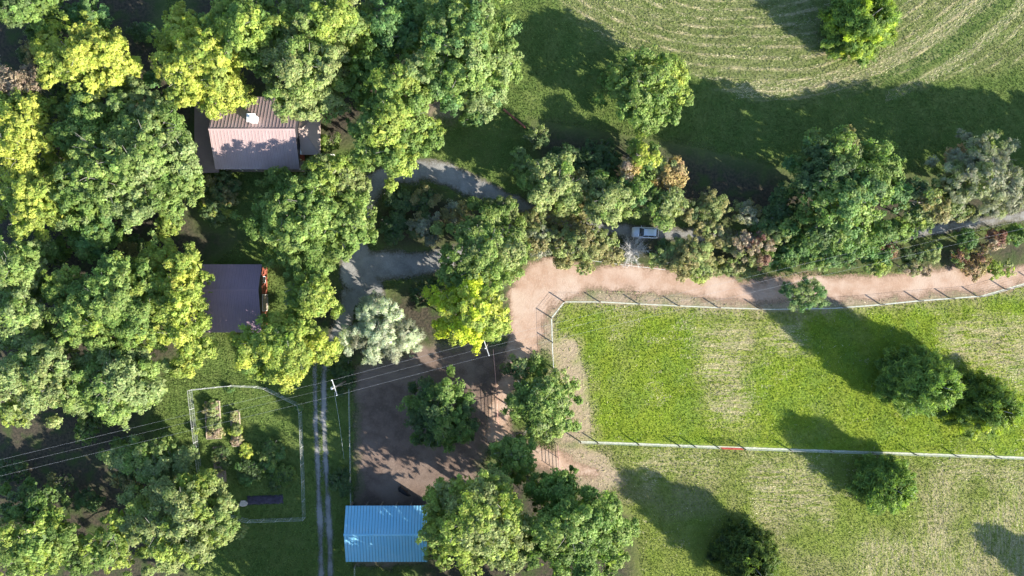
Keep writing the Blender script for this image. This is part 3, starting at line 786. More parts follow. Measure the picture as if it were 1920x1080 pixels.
for a, b, c, d, hh, p, t in [
    (1000,412,34,18,5,['OB','OL'],'brown shrub over the left end of the narrow drive'),
    (1135,462,34,28,5.5,['OB','OL','LG'],'olive shrub left below the nose of the parked car'),
    (1245,478,26,24,5,['DG','OL'],'dark shrub right below the tail of the parked car'),
    (1330,432,36,18,5,['OB','OL','ST'],'straw tinted shrub overhanging the drive right of the car'),
    (1365,452,30,20,5,['OL','OB'],'olive shrub beside the pinkish flowering shrub'),
    (1455,430,40,24,6,['DG','CG','OL'],'dark shrub under the left side of the large dark tree'),
    (1470,390,36,30,7,['DK','DG'],'darkest shrub at the left of the large dark tree'),
    (1520,450,44,20,6,['CG','G'],'green shrub under the large dark tree by the drive'),
    (1690,430,30,18,6,['CG','LG'],'green shrub between the large dark tree and the open drive'),
    (1730,412,34,16,6,['GG','LG'],'pale green fringe of shrubs above the open drive'),
    (1790,398,34,16,6,['GG','SG'],'silver green shrub above the open drive near the right edge'),
    (1300,400,26,22,5.5,['DG','OB'],'dark shrub behind the olive tree right of the car'),
    (1060,300,44,26,5,['DG','DK'],'dark shrub in the lawn shade behind the wide olive tree'),
    (1060,395,60,16,4.5,['OL','OB'],'low olive shrub along the top of the drive'),
    (940,395,34,26,6,['OL','G'],'olive shrub at the right tip of the gravel loop island')]:
    tree('shrub', t, a, b, c, d, hh, p, cat='shrub', group=HG)
rng_u = random.Random(31)
for a, b, p, t in [(110,22,['DG','G'],'low dark bush between the corner tree and the small dark tree at the top left'), (265,60,['DG','CG'],'low dark bush in the shaded gap between the two yellow trees'),
    (60,100,['DG','OB'],'low brownish bush above the pinkish brown tree'), (120,180,['DG','G'],'dark bush tucked under the yellow spreading tree'), (305,190,['DK','DG'],'dark bush in the gap left of the house'),
    (245,462,['DG','OB'],'brownish bush in the dark gap above the big green tree'), (105,470,['G','DG'],'dim green bush above the big green tree'), (75,545,['DG','G'],'dim bush between the two left edge trees'),
    (100,640,['DG','CG'],'dark bush in the gap below the big green tree'), (165,800,['G','DG'],'green bush at the top of the dark clearing'), (110,905,['OB','DG'],'brownish scrub in the middle of the dark clearing'),
    (160,940,['DG','CG'],'dark scrub at the lower end of the dark clearing'), (20,880,['DK','DG'],'dark scrub at the left edge of the dark clearing'), (660,105,['G','LG'],'green bush between the olive and the vivid green trees'),
    (690,190,['DG','G'],'dark bush at the foot of the vivid green tree'), (800,30,['CG','G'],'cool green bush left under the largest tree'), (240,905,['OB','DG'],'rusty scrub below the small flat tree by the garden'), (150,1055,['DG','G'],'dark bush at the bottom edge between two ragged trees')]:
    tree('understory_bush', t, a, b, rng_u.uniform(24, 36), rng_u.uniform(18, 28), rng_u.uniform(2.5, 5), p, cat='bush', group='understory of the western wood', dens=.8)
# free standing trees
tree('maple_tree', 'round green and yellow tree standing alone in the upper lawn', 1212,162,72,72,11,['G','LG','LG'], [(1240,130,30,'YG'),(1265,150,22,'Y'),(1160,140,22,'YG'),(1215,110,24,'OL'),(1230,220,24,'LG')],
     bias=lambda a, b, p: ('YG' if a+(-b) > 0.5 else p))
cone_tree('cedar_tree', 'yellow green cedar at the top edge in the hay meadow', 1592,62,6.6,11.5,'CE','CY',11, fat=.45)
cone_tree('cedar_tree', 'big dark cedar in the green pasture, left of the two touching', 1688,708,6.4,15.0,'CE','CE',12, fat=.5)
cone_tree('cedar_tree', 'dark cedar at the right edge of the pasture, behind the big one', 1806,752,6.2,12.5,'CE','CY',13, fat=.5, shade=.7)
cone_tree('cedar_tree', 'lower cedar standing just below the pasture fence', 1640,898,5.4,9.0,'CE','G',14, fat=.42)
cone_tree('cedar_tree', 'dark cedar at the bottom edge of the lower field', 1385,1030,6.4,11.5,'CE','DG',15, fat=.5, shade=.5)
cone_tree('cedar_tree', 'cedar beyond the lower right corner throwing its shadow into the field', 2020,1110,4.6,10.0,'CE','DG',16, fat=.5)
# around the animal yard
tree('oak_tree', 'dark green tree with clumps coloured as sunlit in the animal yard', 825,770,62,62,9,['G','G','DG'], [(780,760,22,'LG'),(830,735,22,'LG'),(825,800,24,'LG'),(800,820,24,'DG'),(870,800,24,'DG')])  # light green lobes stand for clumps in sunlight
tree('elm_tree', 'grey green tree on the right of the pipe fence in the yard', 1012,765,62,64,9,['GG','LG','G'], [(1000,690,26,'G'),(1045,720,22,'OL'),(1050,790,24,'LG'),(975,690,22,'DG')])
tree('elm_tree', 'small bright green tree below the grey green one by the yard gate', 965,858,42,40,12,['LG','G'])
tree('hickory_tree', 'large yellow green lobed tree overhanging the blue barn', 895,985,92,88,22,['YG','OL','YG'],
     [(870,930,30,'YG'),(930,910,28,'YG'),(950,960,30,'YG'),(830,990,30,'YG'),(960,1040,34,'OL'),(810,1000,22,'LG'),(1000,1010,26,'YG')])
tree('oak_tree', 'large deep green tree right of the yellow green one at the bottom', 1080,1000,94,90,21,['G','LG','G'], [(1140,960,28,'LG'),(1160,1000,26,'LG'),(1050,920,30,'G'),(1010,920,28,'G'),(1150,1050,28,'LG')])
for a, b, c, d, hh, t in [(905,1215,90,60,22,'tall tree beyond the bottom edge shading the blue barn'), (720,1240,100,70,21,'tall tree beyond the bottom edge shading the wheel ruts'),
                          (520,1220,100,70,17,'tall tree beyond the bottom edge shading the lawn below the garden'), (1060,1250,100,70,18,'tall tree beyond the bottom edge behind the deep green tree'), (985,1205,80,58,18,'unseen tree added beyond the bottom edge between the yellow green and deep green trees to shade the barn'), (875,1285,95,80,20,'unseen tree added beyond the bottom edge, farthest below the blue barn, to shade its roof'), (790,1330,90,80,20,'tall tree beyond the bottom edge, lowest of all below the barn')]:  # two of these unseen trees are added to shade the barn roof
    tree('oak_tree', t, a, b, c, d, hh, ['G','LG'], dens=.6, leaf=(.9,.7), clump=.9, group='trees beyond the bottom edge')
for a, b, c, d, hh, t in [(2000,350,66,56,13,'tree beyond the right edge, nearest the grey silvery tree'), (2095,345,76,62,15,'tree beyond the right edge shading the upper right lawn'), (2200,355,76,62,15,'tree farthest beyond the right edge above the drive')]:
    tree('oak_tree', t, a, b, c, d, hh, ['OL','LG'], dens=.6, leaf=(.9,.7), clump=.9, group='trees beyond the right edge')

# ------------------------------------------------------------------ bare bush
def bare_bush(px, py, r, h, label):
    x, y = P(px, py, h*0.4); root = empty('bare_bush', (x, y, 0)); rng = random.Random(9)
    st = MB(); tw = MB()
    for i in range(85):
        a = rng.uniform(0, 6.283); e = rng.uniform(0.15, 1.35); L = r*rng.uniform(0.5, 1.2)
        d = Vector((math.cos(a)*math.cos(e), math.sin(a)*math.cos(e), math.sin(e)))
        p0 = Vector((rng.uniform(-.2, .2), rng.uniform(-.2, .2), 0)); p1 = p0+d*L*0.55+Vector((0, 0, 0.25*h)); p2 = p0+d*L+Vector((0, 0, 0.12*h))
        st.tube([p0, p1, p2], [0.045, 0.032, 0.014], 4, False)
        for _ in range(13):
            s = p1.lerp(p2, rng.random()); q = s+Vector((rng.uniform(-.7, .7), rng.uniform(-.7, .7), rng.uniform(-.15, .5)))
            tw.tube([s, q], [0.02, 0.01], 3, False)
    st.build('stems', M['paletwig'], root); tw.build('twigs', M['paletwig'], root)
    tag(root, label, 'bush')
bare_bush(1186, 470, 3.1, 2.6, 'bare silvery leafless bush just below the parked car')

# ------------------------------------------------------------------ buildings
def gable_roof(root, x0, x1, y0, y1, ze, zr, mat, panel=0.55, yr=None, seam=0.012, name='roof'):
    """ridge along x; sheets of ribbed metal laid side by side as panels"""
    yr = (y0+y1)/2 if yr is None else yr
    mb = MB()
    # deck: a solid wedge a little below the sheets, black to paint seam shadows
    pr = [(y0+.05, ze-0.16), (y1-.05, ze-0.16), (y1-.05, ze-.03), (yr, zr-.03), (y0+.05, ze-.03)]
    mb.loft([[(x, y, z) for y, z in pr] for x in (x0+.06, x1-.06)])
    roof = mb.build(name, M['trim'], root)
    n = max(1, round((x1-x0)/panel)); w = (x1-x0)/n
    for side in (0, 1):
        ye = y0 if side == 0 else y1
        m = MB(); sl = Vector((0, ye-yr, ze-zr)); up = Vector((0, -(ze-zr), ye-yr)); up.normalize()
        if up.z < 0: up = -up
        a, b = Vector((0, yr, zr)), Vector((0, ye, ze)); b = b+sl.normalized()*0.12
        X = Vector((1, 0, 0))
        def slab(u0, u1, h0, h1):
            r = [[a+X*u0+up*h0, a+X*u1+up*h0, a+X*u1+up*h1, a+X*u0+up*h1], [b+X*u0+up*h0, b+X*u1+up*h0, b+X*u1+up*h1, b+X*u0+up*h1]]
            m.loft(r)
        slab(seam, w-seam, 0.0, 0.03)
        slab(w*.5-.04, w*.5+.04, 0.032, 0.075)
        me = m.mesh('roof_panel'); me.materials.append(mat)
        for i in range(n):
            link('roof_panel', me, None, roof, (x0+i*w, 0, 0))
    cap = MB()
    s0 = Vector((0, y0-yr, ze-zr)).normalized(); s1 = Vector((0, y1-yr, ze-zr)).normalized()
    t = Vector((0, yr, zr+0.12))
    pr = [t+s0*0.22+Vector((0, 0, -.02)), t, t+s1*0.22+Vector((0, 0, -.02)), t+s1*0.22+Vector((0, 0, -.05)), t+Vector((0, 0, -.03)), t+s0*0.22+Vector((0, 0, -.05))]
    cap.loft([[Vector((x, p.y, p.z)) for p in pr] for x in (x0-.03, x1+.03)])
    cap.build('ridge_cap', mat, roof)
    return roof
def walls(root, x0, x1, y0, y1, z1, mat, name='wall', zr=None, th=0.15):
    mb = MB()
    mb.box(x0, x1, y0, y0+th, 0, z1).box(x0, x1, y1-th, y1, 0, z1)
    yr = (y0+y1)/2; zr = zr or z1
    for xa in (x0, x1-th):
        pr = [(y0+th, 0), (y1-th, 0), (y1-th, z1), (yr, zr), (y0+th, z1)]
        mb.loft([[(x, y, z) for y, z in pr] for x in (xa, xa+th)])
    return mb.build(name, mat, root)
def opening(root, name, x0, x1, y0, y1, z0, z1, mat, trim, nx, ny, handle=False):
    """a window or door leaf standing 3 cm proud of a wall that faces (nx,ny)"""
    o = MB().box(x0, x1, y0, y1, z0, z1).build(name, mat, root)
    f = MB(); t = 0.09; e = 0.025
    if abs(ny):
        ya, yb = (y0-e, y1-0.01) if ny < 0 else (y0+0.01, y1+e)
        f.box(x0-t, x0, ya, yb, z0-t, z1+t).box(x1, x1+t, ya, yb, z0-t, z1+t).box(x0, x1, ya, yb, z1, z1+t).box(x0, x1, ya, yb, z0-t, z0)
    else:
        xa, xb = (x0-e, x1-0.01) if nx < 0 else (x0+0.01, x1+e)
        f.box(xa, xb, y0-t, y0, z0-t, z1+t).box(xa, xb, y1, y1+t, z0-t, z1+t).box(xa, xb, y0, y1, z1, z1+t).box(xa, xb, y0, y1, z0-t, z0)
    f.build('frame', trim, o)
    if handle:
        (MB().box(x1-.2, x1-.14, y0-.07, y0, 1.0, 1.12) if ny else MB().box(x1, x1+.07, y1-.2, y1-.14, 1.0, 1.12)).build('handle', M['galv'], o)
    return o

# brown roofed house
ZR, ZE = 6.6, 4.0
xl, yr = P(391, 242, ZR); xr, _ = P(553, 242, ZR); _, y1 = P(470, 183, ZE); _, y0 = P(470, 316, ZE)
hc = ((xl+xr)/2, yr)
house = empty('house', (hc[0], hc[1], 0))
hx0, hx1, hy0, hy1 = xl-hc[0], xr-hc[0], y0-hc[1], y1-hc[1]
gable_roof(house, hx0, hx1, hy0, hy1, ZE, ZR, M['roof_brown'], 0.56, yr=0.0)
walls(house, hx0+.5, hx1-.3, hy0+2.0, hy1-.4, 3.75, M['red'])
ch = MB().box(-.55, .55, -.55, .55, 0, 2.6).build('chimney', M['white'], house, bevel=.04)
cxy = P(471, 221, 7.6); ch.location = (cxy[0]-hc[0], cxy[1]-hc[1], 5.0)
MB().box(-.68, .68, -.68, .68, 2.6, 2.78).build('chimney_cap', M['white'], ch)
MB().tube([(0, 0, 2.78), (0, 0, 3.15)], .22, 10).build('flue', M['concrete'], ch)
wing = MB()
wx0, wx1 = hx1+0.06, P(600, 242, 3.6)[0]-hc[0]
wy0, wy1 = P(580, 290, 3.4)[1]-hc[1], P(580, 212, 3.4)[1]-hc[1]
wym = P(558, 241, 5)[1]-hc[1]
# hipped wing roof
pz = 3.4
a = (wx0, wy0, pz); b = (wx1, wy0, pz); c = (wx1, wy1, pz); d = (wx0, wy1, pz); r0 = (wx0, wym, 5.0); r1 = (wx0+0.6, wym, 5.0)
wing.v += [a, b, c, d, r0, r1, (wx0, wy0, pz-.15), (wx1, wy0, pz-.15), (wx1, wy1, pz-.15), (wx0, wy1, pz-.15)]
wing.f += [(0,1,5,4), (1,2,5), (2,3,4,5), (3,0,4), (9,8,7,6), (0,6,7,1), (1,7,8,2), (2,8,9,3), (3,9,6,0)]
wr = wing.build('wing_roof', M['roof_tan'], house)
hipm = MB()
for q in (b, c): hipm.tube([Vector(r1)+Vector((0, 0, .03)), Vector(q)+Vector((0, 0, .03))], .07, 5)
hipm.build('hip_cap', M['roof_tan'], wr)
MB().box(wx0-.12, wx0+.12, wy0, wy1+.6, pz+.1, pz+.22).build('gutter', M['white'], house)
walls(house, wx0+.05, wx1-1.0, wy0+.6, wy1-.6, 3.2, M['red'], 'wing_wall')
# lean-to on the west end
lx0, lx1 = P(363, 250, 3.2)[0]-hc[0], hx0+0.45
ly0, ly1 = P(380, 324, 3.2)[1]-hc[1], P(380, 184, 3.2)[1]-hc[1]
lt = MB().loft([[(lx0, y, 2.7), (lx1, y, 3.55), (lx1, y, 3.45), (lx0, y, 2.6)] for y in (ly0, ly1)]).build('porch_roof', M['roof_dark'], house)
n = 22; w = (ly1-ly0)/n
pm = MB(); sl = Vector((lx1-lx0, 0, .85))
for (u0, u1, h0, h1) in ((.004, w-.004, .004, .03), (0, .06, .032, .08)):
    pm.loft([[(lx0-.08, u0, 2.68+h0), (lx0-.08, u1, 2.68+h0), (lx0-.08, u1, 2.68+h1), (lx0-.08, u0, 2.68+h1)], [(lx1, u0, 3.55+h0), (lx1, u1, 3.55+h0), (lx1, u1, 3.55+h1), (lx1, u0, 3.55+h1)]])
pme = pm.mesh('roof_panel'); pme.materials.append(M['roof_dark'])
for i in range(n): link('roof_panel', pme, None, lt, (0, ly0+i*w, 0))
for k in range(5): MB().box(-.07, .07, -.07, .07, 0, 2.62).build('porch_post', M['white'], house, loc=(lx0+.2, ly0+.2+k*(ly1-ly0-.4)/4, 0))
# front porch
MB().box(hx0+.5, hx1-.3, hy0+.1, hy0+1.98, 0.02, .35).build('porch_floor', M['wood'], house)
for k in range(6): MB().box(-.07, .07, -.07, .07, .35, ZE-.2).build('porch_post', M['white'], house, loc=(hx0+.7+k*(hx1-hx0-1.3)/5, hy0+.25, 0))
opening(house, 'door', 0.5, 1.45, hy0+1.96, hy0+2.02, .36, 2.4, M['wood'], M['white'], 0, -1, True)
for xw in (-5, -2.2, 3.2, 5.4): opening(house, 'window', xw, xw+1.1, hy0+1.96, hy0+2.02, 1.2, 2.5, M['glass'], M['white'], 0, -1)
opening(house, 'window', wx1-1.03, wx1-.97, wym-1, wym+.3, 1.1, 2.4, M['glass'], M['white'], 1, 0)
tag(house, 'house with ribbed brown metal roof, white chimney and tan side wing among tall trees', 'house')
# deck rail
dk = empty('deck_railing', (*P(600, 289, 1), 0))
L_ = 2.3
MB().box(0, L_, -.05, .05, 1.0, 1.09).build('top_rail', M['white'], dk); MB().box(0, L_, -.03, .03, .3, .37).build('bottom_rail', M['white'], dk)
for k in range(3): MB().box(-.05, .05, -.05, .05, 0, 1.0).build('post', M['white'], dk, loc=(.05+k*(L_-.1)/2, 0, 0))
for k in range(14): MB().box(-.015, .015, -.015, .015, .37, 1.0).build('baluster', M['white'], dk, loc=(.2+k*.146, 0, 0))
tag(dk, 'short white railing at the right corner of the brown roofed house', 'railing')

# shed
ZR, ZE = 4.7, 3.1
xl, y1 = P(379, 497, ZE); xr, y0 = P(491, 622, ZE); yr = P(440, 543, ZR)[1]
sc_ = ((xl+xr)/2, yr)
shed = empty('shed', (sc_[0], sc_[1], 0))
gable_roof(shed, xl-sc_[0], xr-sc_[0], y0-yr, y1-yr, ZE, ZR, M['roof_shed'], .6, yr=0.0)
sx0, sx1, sy0, sy1 = xl-sc_[0]+.35, xr-sc_[0]-.15, y0-yr+.35, y1-yr-.35
wl = walls(shed, sx0, sx1, sy0, sy1, 2.95, M['red'], zr=3.9)
for k in range(int((sy1-sy0)/.4)):
    MB().box(sx1+.002, sx1+.03, 0, .06, .1, 2.9).build('batten', M['red'], wl, loc=(0, sy0+.2+k*.4, 0))
opening(shed, 'door', sx1+.03, sx1+.08, -3.6, -.9, .05, 2.5, M['wood'], M['white'], 1, 0, True)
opening(shed, 'window', sx1+.03, sx1+.07, 1.2, 2.2, 1.2, 2.2, M['glass'], M['white'], 1, 0)
tag(shed, 'shed with brown metal roof coloured as in shade and red end wall below the house', 'shed')

# blue barn
ZR, ZE = 5.0, 3.7
xl = P(647, 1000, ZE+.4)[0]; xr = P(801, 1000, ZE+.4)[0]; y1 = P(720, 949.5, ZE)[1]; y0 = P(720, 1052, ZE)[1]; yr = P(720, 1003, ZR)[1]
bc = ((xl+xr)/2, yr)
barn = empty('barn', (bc[0], bc[1], 0))
gable_roof(barn, xl-bc[0], xr-bc[0], y0-yr, y1-yr, ZE, ZR, M['roof_blue'], .52, yr=0.0, seam=0.03)
bx0, bx1, by0, by1 = xl-bc[0]+.3, xr-bc[0]-.3, y0-yr+.3, y1-yr-.3
mbw = MB(); mbw.box(bx0, bx1, by0, by0+.12, 0, 3.5).box(bx0, bx0+.12, by0+.13, by1, 0, 3.5).box(bx1-.12, bx1, by0+.13, by1, 0, 3.5)
mbw.build('wall', M['wood'], barn)
for k in range(6): MB().box(-.09, .09, -.09, .09, 0, 3.5).build('post', M['post'], barn, loc=(bx0+.25+k*(bx1-bx0-.5)/5, by1-.12, 0))
MB().box(bx0, bx1, by1-.25, by1-.02, 3.28, 3.5).build('beam', M['wood'], barn)
tag(barn, 'open fronted barn with bright blue ribbed metal roof at the bottom', 'barn')

# ------------------------------------------------------------------ fences
def resample(path, spacing):
    out = [0.0]; pts = [Vector(P(*p)) for p in path]; acc = []
    for i in range(len(pts)-1):
        n = max(1, round((pts[i+1]-pts[i]).length/spacing))
        for k in range(n): acc.append(pts[i].lerp(pts[i+1], k/n))
    acc.append(pts[-1]); return acc
def fence(name, label, path, h, spacing=None, posts=None, wires=(), post_r=0.07, post_mat='post', cat='fence', group=None, mesh=None, sides=7, closed=False):
    """wires: (height, radius, material, part name); mesh: spacing of the upright wires"""
    corners = [Vector(P(*p)) for p in path]
    base = corners[0]
    root = empty(name, (base.x, base.y, 0))
    pp = [Vector(P(*p)) for p in posts] if posts else resample(path, spacing)
    pm = MB().tube([(0, 0, -.3), (0, 0, h*.97), (0, 0, h)], [post_r, post_r*.95, post_r*.5], sides).mesh('post'); pm.materials.append(M[post_mat])
    for p in pp: link('post', pm, None, root, (p.x-base.x, p.y-base.y, 0))
    for z, r, m, nm in wires:
        off = 0.0
        MB().tube([(p.x-base.x+off, p.y-base.y, z) for p in corners], r, 5).build(nm, M[m], root)
    if mesh:
        mb = MB(); dz = max(w[0] for w in wires)
        for i in range(len(corners)-1):
            a, b = corners[i]-base, corners[i+1]-base; n = max(1, int((b-a).length/mesh))
            for k in range(n):
                p = a.lerp(b, (k+.5)/n); mb.tube([(p.x, p.y, .05), (p.x, p.y, dz)], .006, 3, False)
        tag(mb.build('wire_mesh', M['galv'], root), kind='stuff')
    return tag(root, label, cat, group)
wf = lambda h, top='rail', tr=.016: [(h-.04, tr, top, 'top_wire')]+[(h*k/6, .007, 'galv', 'wire') for k in range(1, 6)]
fence('wire_fence', 'pale wire fence curving between the dirt track and the green pasture',
      [(1038,700),(1036,662),(1034,596),(1058,566),(1124,566),(1200,570),(1350,577),(1450,580),(1560,578),(1640,572),(1720,564),(1840,555),(1920,532),(2060,500)], 1.45,
      posts=[(1037,690),(1036,642),(1034,596),(1058,566),(1124,566),(1197,570),(1271,573),(1347,577),(1424,579),(1502,579.5),(1580,576),(1651,571),(1723,564),(1781,559.5),(1832,555.7),(1884,542),(1938,528),(1995,515)],
      wires=wf(1.45), post_r=.115)
fence('wire_fence', 'pale wire fence along the lower edge of the pasture, left of the red gate', [(1085,828),(1200,832),(1346,838)], 1.45,
      posts=[(1088,828),(1120,829.5),(1196,832),(1272,835),(1302,836.5),(1345,838)], wires=wf(1.45), post_r=.115)
fence('wire_fence', 'pale wire fence along the lower edge of the pasture, right of the red gate', [(1394,840),(1920,858),(2100,865)], 1.45,
      posts=[(1394,840),(1480,843),(1557,846),(1636,848.5),(1714,851),(1791,854),(1868,856.5),(1945,859),(2025,862)], wires=wf(1.45), post_r=.115)
fence('garden_fence', 'tall pale wire and rail fence round the vegetable garden',
      [(360,730),(434,722),(482,724),(500,727),(563,758),(566,772),(571,900),(573,970),(470,974),(432,965),(385,912),(378,880),(368,800),(360,730)], 1.85,
      spacing=2.7, wires=[(1.8, .02, 'rail', 'top_rail'), (.95, .016, 'rail', 'middle_rail'), (.12, .015, 'galv', 'wire'), (.5, .007, 'galv', 'wire'), (1.4, .007, 'galv', 'wire')], post_r=.045, post_mat='rail', mesh=.9)
fence('yard_fence', 'single line fence between the wheel ruts and the animal yard', [(656,672),(657,760),(659,860),(660,946)], 1.3, spacing=4.2,
      wires=[(1.26, .025, 'rail', 'top_wire'), (.9, .01, 'galv', 'wire'), (.5, .01, 'galv', 'wire')], post_r=.05)
fence('yard_fence', 'short line fence running down from the blue barn to the bottom edge', [(667,1058),(667,1130)], 1.3, spacing=3.5,
      wires=[(1.26, .02, 'rail', 'top_wire'), (.9, .01, 'galv', 'wire'), (.5, .01, 'galv', 'wire')], post_r=.05)
fence('wire_fence', 'low pale wire fence below the hedge where the bare silver bush stands', [(1095,487),(1160,496),(1246,506)], 1.0, spacing=3.4,
      wires=[(.97, .022, 'rail', 'top_wire'), (.6, .01, 'galv', 'wire'), (.3, .01, 'galv', 'wire')], post_r=.04)
pipes = lambda n, h, m: [(h*(k+.7)/n, .032, m, 'rail') for k in range(n)]
fence('pipe_fence', 'faded red pipe rail fence running up the middle of the animal yard', [(934,794),(932,745),(928,690),(925,655)], 1.65,
      spacing=3.2, wires=pipes(5, 1.65, 'pinkpipe'), post_r=.06, post_mat='pinkpipe')
fence('pipe_fence', 'short faded red pipe rail fence by the yard gate under the grey green tree', [(1048,884),(1045,832)], 1.65,
      spacing=2.6, wires=pipes(5, 1.65, 'pinkpipe'), post_r=.06, post_mat='pinkpipe')
tp = P(972, 772); t_ = MB().tube([(0, 0, -.3), (0, 0, 2.1), (0, 0, 2.15)], [.14, .13, .08], 9).build('timber_post', M['post'], None, loc=(tp[0], tp[1], 0))
tag(t_, 'thick timber gate post beside the grey green tree in the yard', 'post')
# red gate
g0, g1 = Vector(P(1350, 838.2)), Vector(P(1390, 839.7))
gate = empty('field_gate', (g0.x, g0.y, 0), math.atan2(g1.y-g0.y, g1.x-g0.x)); L_ = (g1-g0).length
for z in (.3, .52, .74, .96, 1.18, 1.38): MB().tube([(0, 0, z), (L_, 0, z)], .035, 6).build('rail', M['redgate'], gate)
for x in (0.02, L_/2, L_-.02): MB().tube([(x, 0, .28), (x, 0, 1.40)], .04, 6).build('upright', M['redgate'], gate)
MB().tube([(-.12, 0, .35), (0, 0, .35)], .03, 5).build('hinge', M['rust'], gate); MB().tube([(-.12, 0, 1.3), (0, 0, 1.3)], .03, 5).build('hinge', M['rust'], gate)
tag(gate, 'red tubular field gate in the lower pasture fence', 'gate')

# ------------------------------------------------------------------ poles and power lines
def pole(px, py, h, ang, label, can):
    x, y = P(px, py, h)
    root = empty('utility_pole', (x, y, 0), ang)
    MB().tube([(0, 0, -1), (0, 0, h*.5), (0, 0, h+.25)], [.17, .15, .11], 10).build('shaft', M['polewood'], root, True)
    arm = MB().box(-.06, .06, -1.35, 1.35, h-.55, h-.42, Matrix.Translation((.17, 0, 0))).build('crossarm', M['armwood'], root)
    for s in (-1, 1):
        MB().tube([(.17, s*1.28, h-.42), (.17, s*1.28, h-.3), (.17, s*1.28, h-.27), (.17, s*1.28, h-.12)], [.05, .05, .10, .07], 8).build('insulator', M['ceramic'], root)
        MB().tube([(.14, s*.65, h-.5), (.14, 0, h-1.15)], .025, 5).build('brace', M['galv'], root)
    MB().tube([(0, 0, h+.25), (0, 0, h+.35), (0, 0, h+.5)], [.05, .1, .06], 8).build('insulator', M['ceramic'], root)
    if can:
        tr = MB().tube([(-.42, 0, h-1.9), (-.42, 0, h-1.8), (-.42, 0, h-.95), (-.42, 0, h-.85)], [.2, .26, .26, .15], 12).build('transformer', M['galv'], root, True)
        for s in (-1, 1): MB().tube([(-.42, s*.12, h-.86), (-.42, s*.12, h-.6)], .04, 6).build('bushing', M['ceramic'], tr)
    tag(root, label, 'utility pole'); return root
PH = 10.0
def wend(cx, cy, dx, dy, s, h):
    p = P3(cx, cy, h); d = Vector((dx, -dy, 0)).normalized(); return p+d*(1.28*s)
poles_ = [(-60, 892), (624, 728), (910, 653), (2080, 376)]
ARM = (0.32, 0.95)
angp = math.atan2(-0.95, 0.32)+math.pi/2
p1 = pole(624, 728, PH, angp, 'utility pole with white crossarm beside the garden wheel ruts', True)
p2 = pole(910, 653, PH, angp, 'utility pole with crossarm at the foot of the brilliant yellow tree', False)
for s, zz, lab in ((-1, PH-.12, 'overhead power wire, uppermost of the three crossing the picture'), (0, PH-1.3, 'middle overhead power wire running from pole to pole'), (1, PH-.12, 'overhead power wire, lowest of the three crossing the picture')):
    pts = []
    for i in range(3):
        a = wend(*poles_[i], *ARM, s, PH); b = wend(*poles_[i+1], *ARM, s, PH); sag = 0.4 if i != 2 else 1.6
        for k in range(16):
            t = k/16; q = a.lerp(b, t); pts.append((q.x, q.y, zz-sag*4*t*(1-t)))
    pts.append((b.x, b.y, zz))
    tag(MB().tube(pts, .009 if s else .008, 5).build('power_line', M['alu']), lab, 'power line', 'overhead power lines')
gw = [P3(627, 735, PH-1.5), P3(636, 790, 5), P3(645, 860, .1)]
tag(MB().tube(gw, .018, 5).build('guy_wire', M['galv']), 'thin guy wire slanting down from the pole by the wheel ruts', 'guy wire')

# ------------------------------------------------------------------ garden
def raised_bed(label, x0, y0, x1, y1, tilt, plants, frame=True):
    a = Vector(P(x0, y0)); b = Vector(P(x1, y1)); c = (a+b)/2; w = abs(b.x-a.x); l = abs(b.y-a.y)
    root = empty('raised_bed', (c.x, c.y, 0), tilt)
    if frame:
        for s in (-1, 1):
            MB().box(s*w/2-.06, s*w/2+.06, -l/2, l/2, 0, .34).build('board', M['newwood'], root)
            MB().box(-w/2+.07, w/2-.07, s*l/2-.06, s*l/2+.06, 0, .335).build('board', M['newwood'], root)
    MB().box(-w/2+.07, w/2-.07, -l/2+.07, l/2-.07, .0, .24).build('soil', M['soil'], root)
    tag(root, label, 'raised bed', 'raised beds in the garden')
raised_bed('raised bed with pale timber boards and dry plants, nearest the top of the garden', 387, 752, 414, 822, math.radians(3), 0)
raised_bed('narrow raised bed with a pale board right of the first bed', 435, 770, 451, 836, math.radians(3), 0)
raised_bed('shaded raised bed in the lower left of the garden', 401, 836, 424, 904, math.radians(3), 0, False)
for i, (a, b, c, d, hh, p, t, de) in enumerate([
    (396,766,16,17,1.6,['OL','GG','ST'],'tall dry plants at the upper end of the first raised bed',.8), (400,791,15,17,1.4,['GG','LG'],'leafy plants halfway down the first raised bed',.8),
    (403,812,15,13,1.2,['ST','PK'],'dead straw coloured plants at the lower end of the first raised bed',.8), (441,781,11,13,1.1,['OL','ST'],'brown dry plants at the upper end of the narrow bed',.8),
    (443,806,11,16,1.2,['YG','OL'],'green plants in the middle of the narrow bed',.9), (444,826,10,9,.9,['ST','PK'],'straw coloured plants at the lower end of the narrow bed',.8),
    (459,845,11,18,.9,['YG','Y'],'bright yellow green plants just below the narrow bed',1), (512,848,24,24,1.8,['G','OL','CG'],'bushy green vine patch in the middle of the garden',.9),
    (500,868,18,22,1.5,['CG','LG'],'pale leafy plants left of the vine patch',.9), (535,885,22,16,.9,['YG','LG'],'yellow green sprawl at the lower right of the vine patch',.9),
    (462,885,26,24,1.3,['DG','CG'],'dark leafy plants in the shade of the garden',.9), (520,900,24,18,1.2,['DG','G'],'dark vines at the foot of the vine patch',.8),
    (431,729,8,5,.8,['CG','G'],'small green plant at the top fence of the garden',1), (560,763,6,8,1.6,['CG','GG'],'small plant at the upper right corner of the garden fence',.8),
    (412,868,14,34,.8,['DG','OB'],'dark plants painting in shade on the lower left raised bed',.9), (366,808,5,8,1.0,['GG','YG'],'small weed at the left fence of the garden',.8)]):  # dark green plants added over the third bed stand in for shade
    tree('garden_plant', t, a, b, c, d, hh, p, cat='plant', group='garden plants', dens=de, clump=.26, leaf=(.24,.14), trunk=.025, low=.2)
tx, ty = P(497, 937)
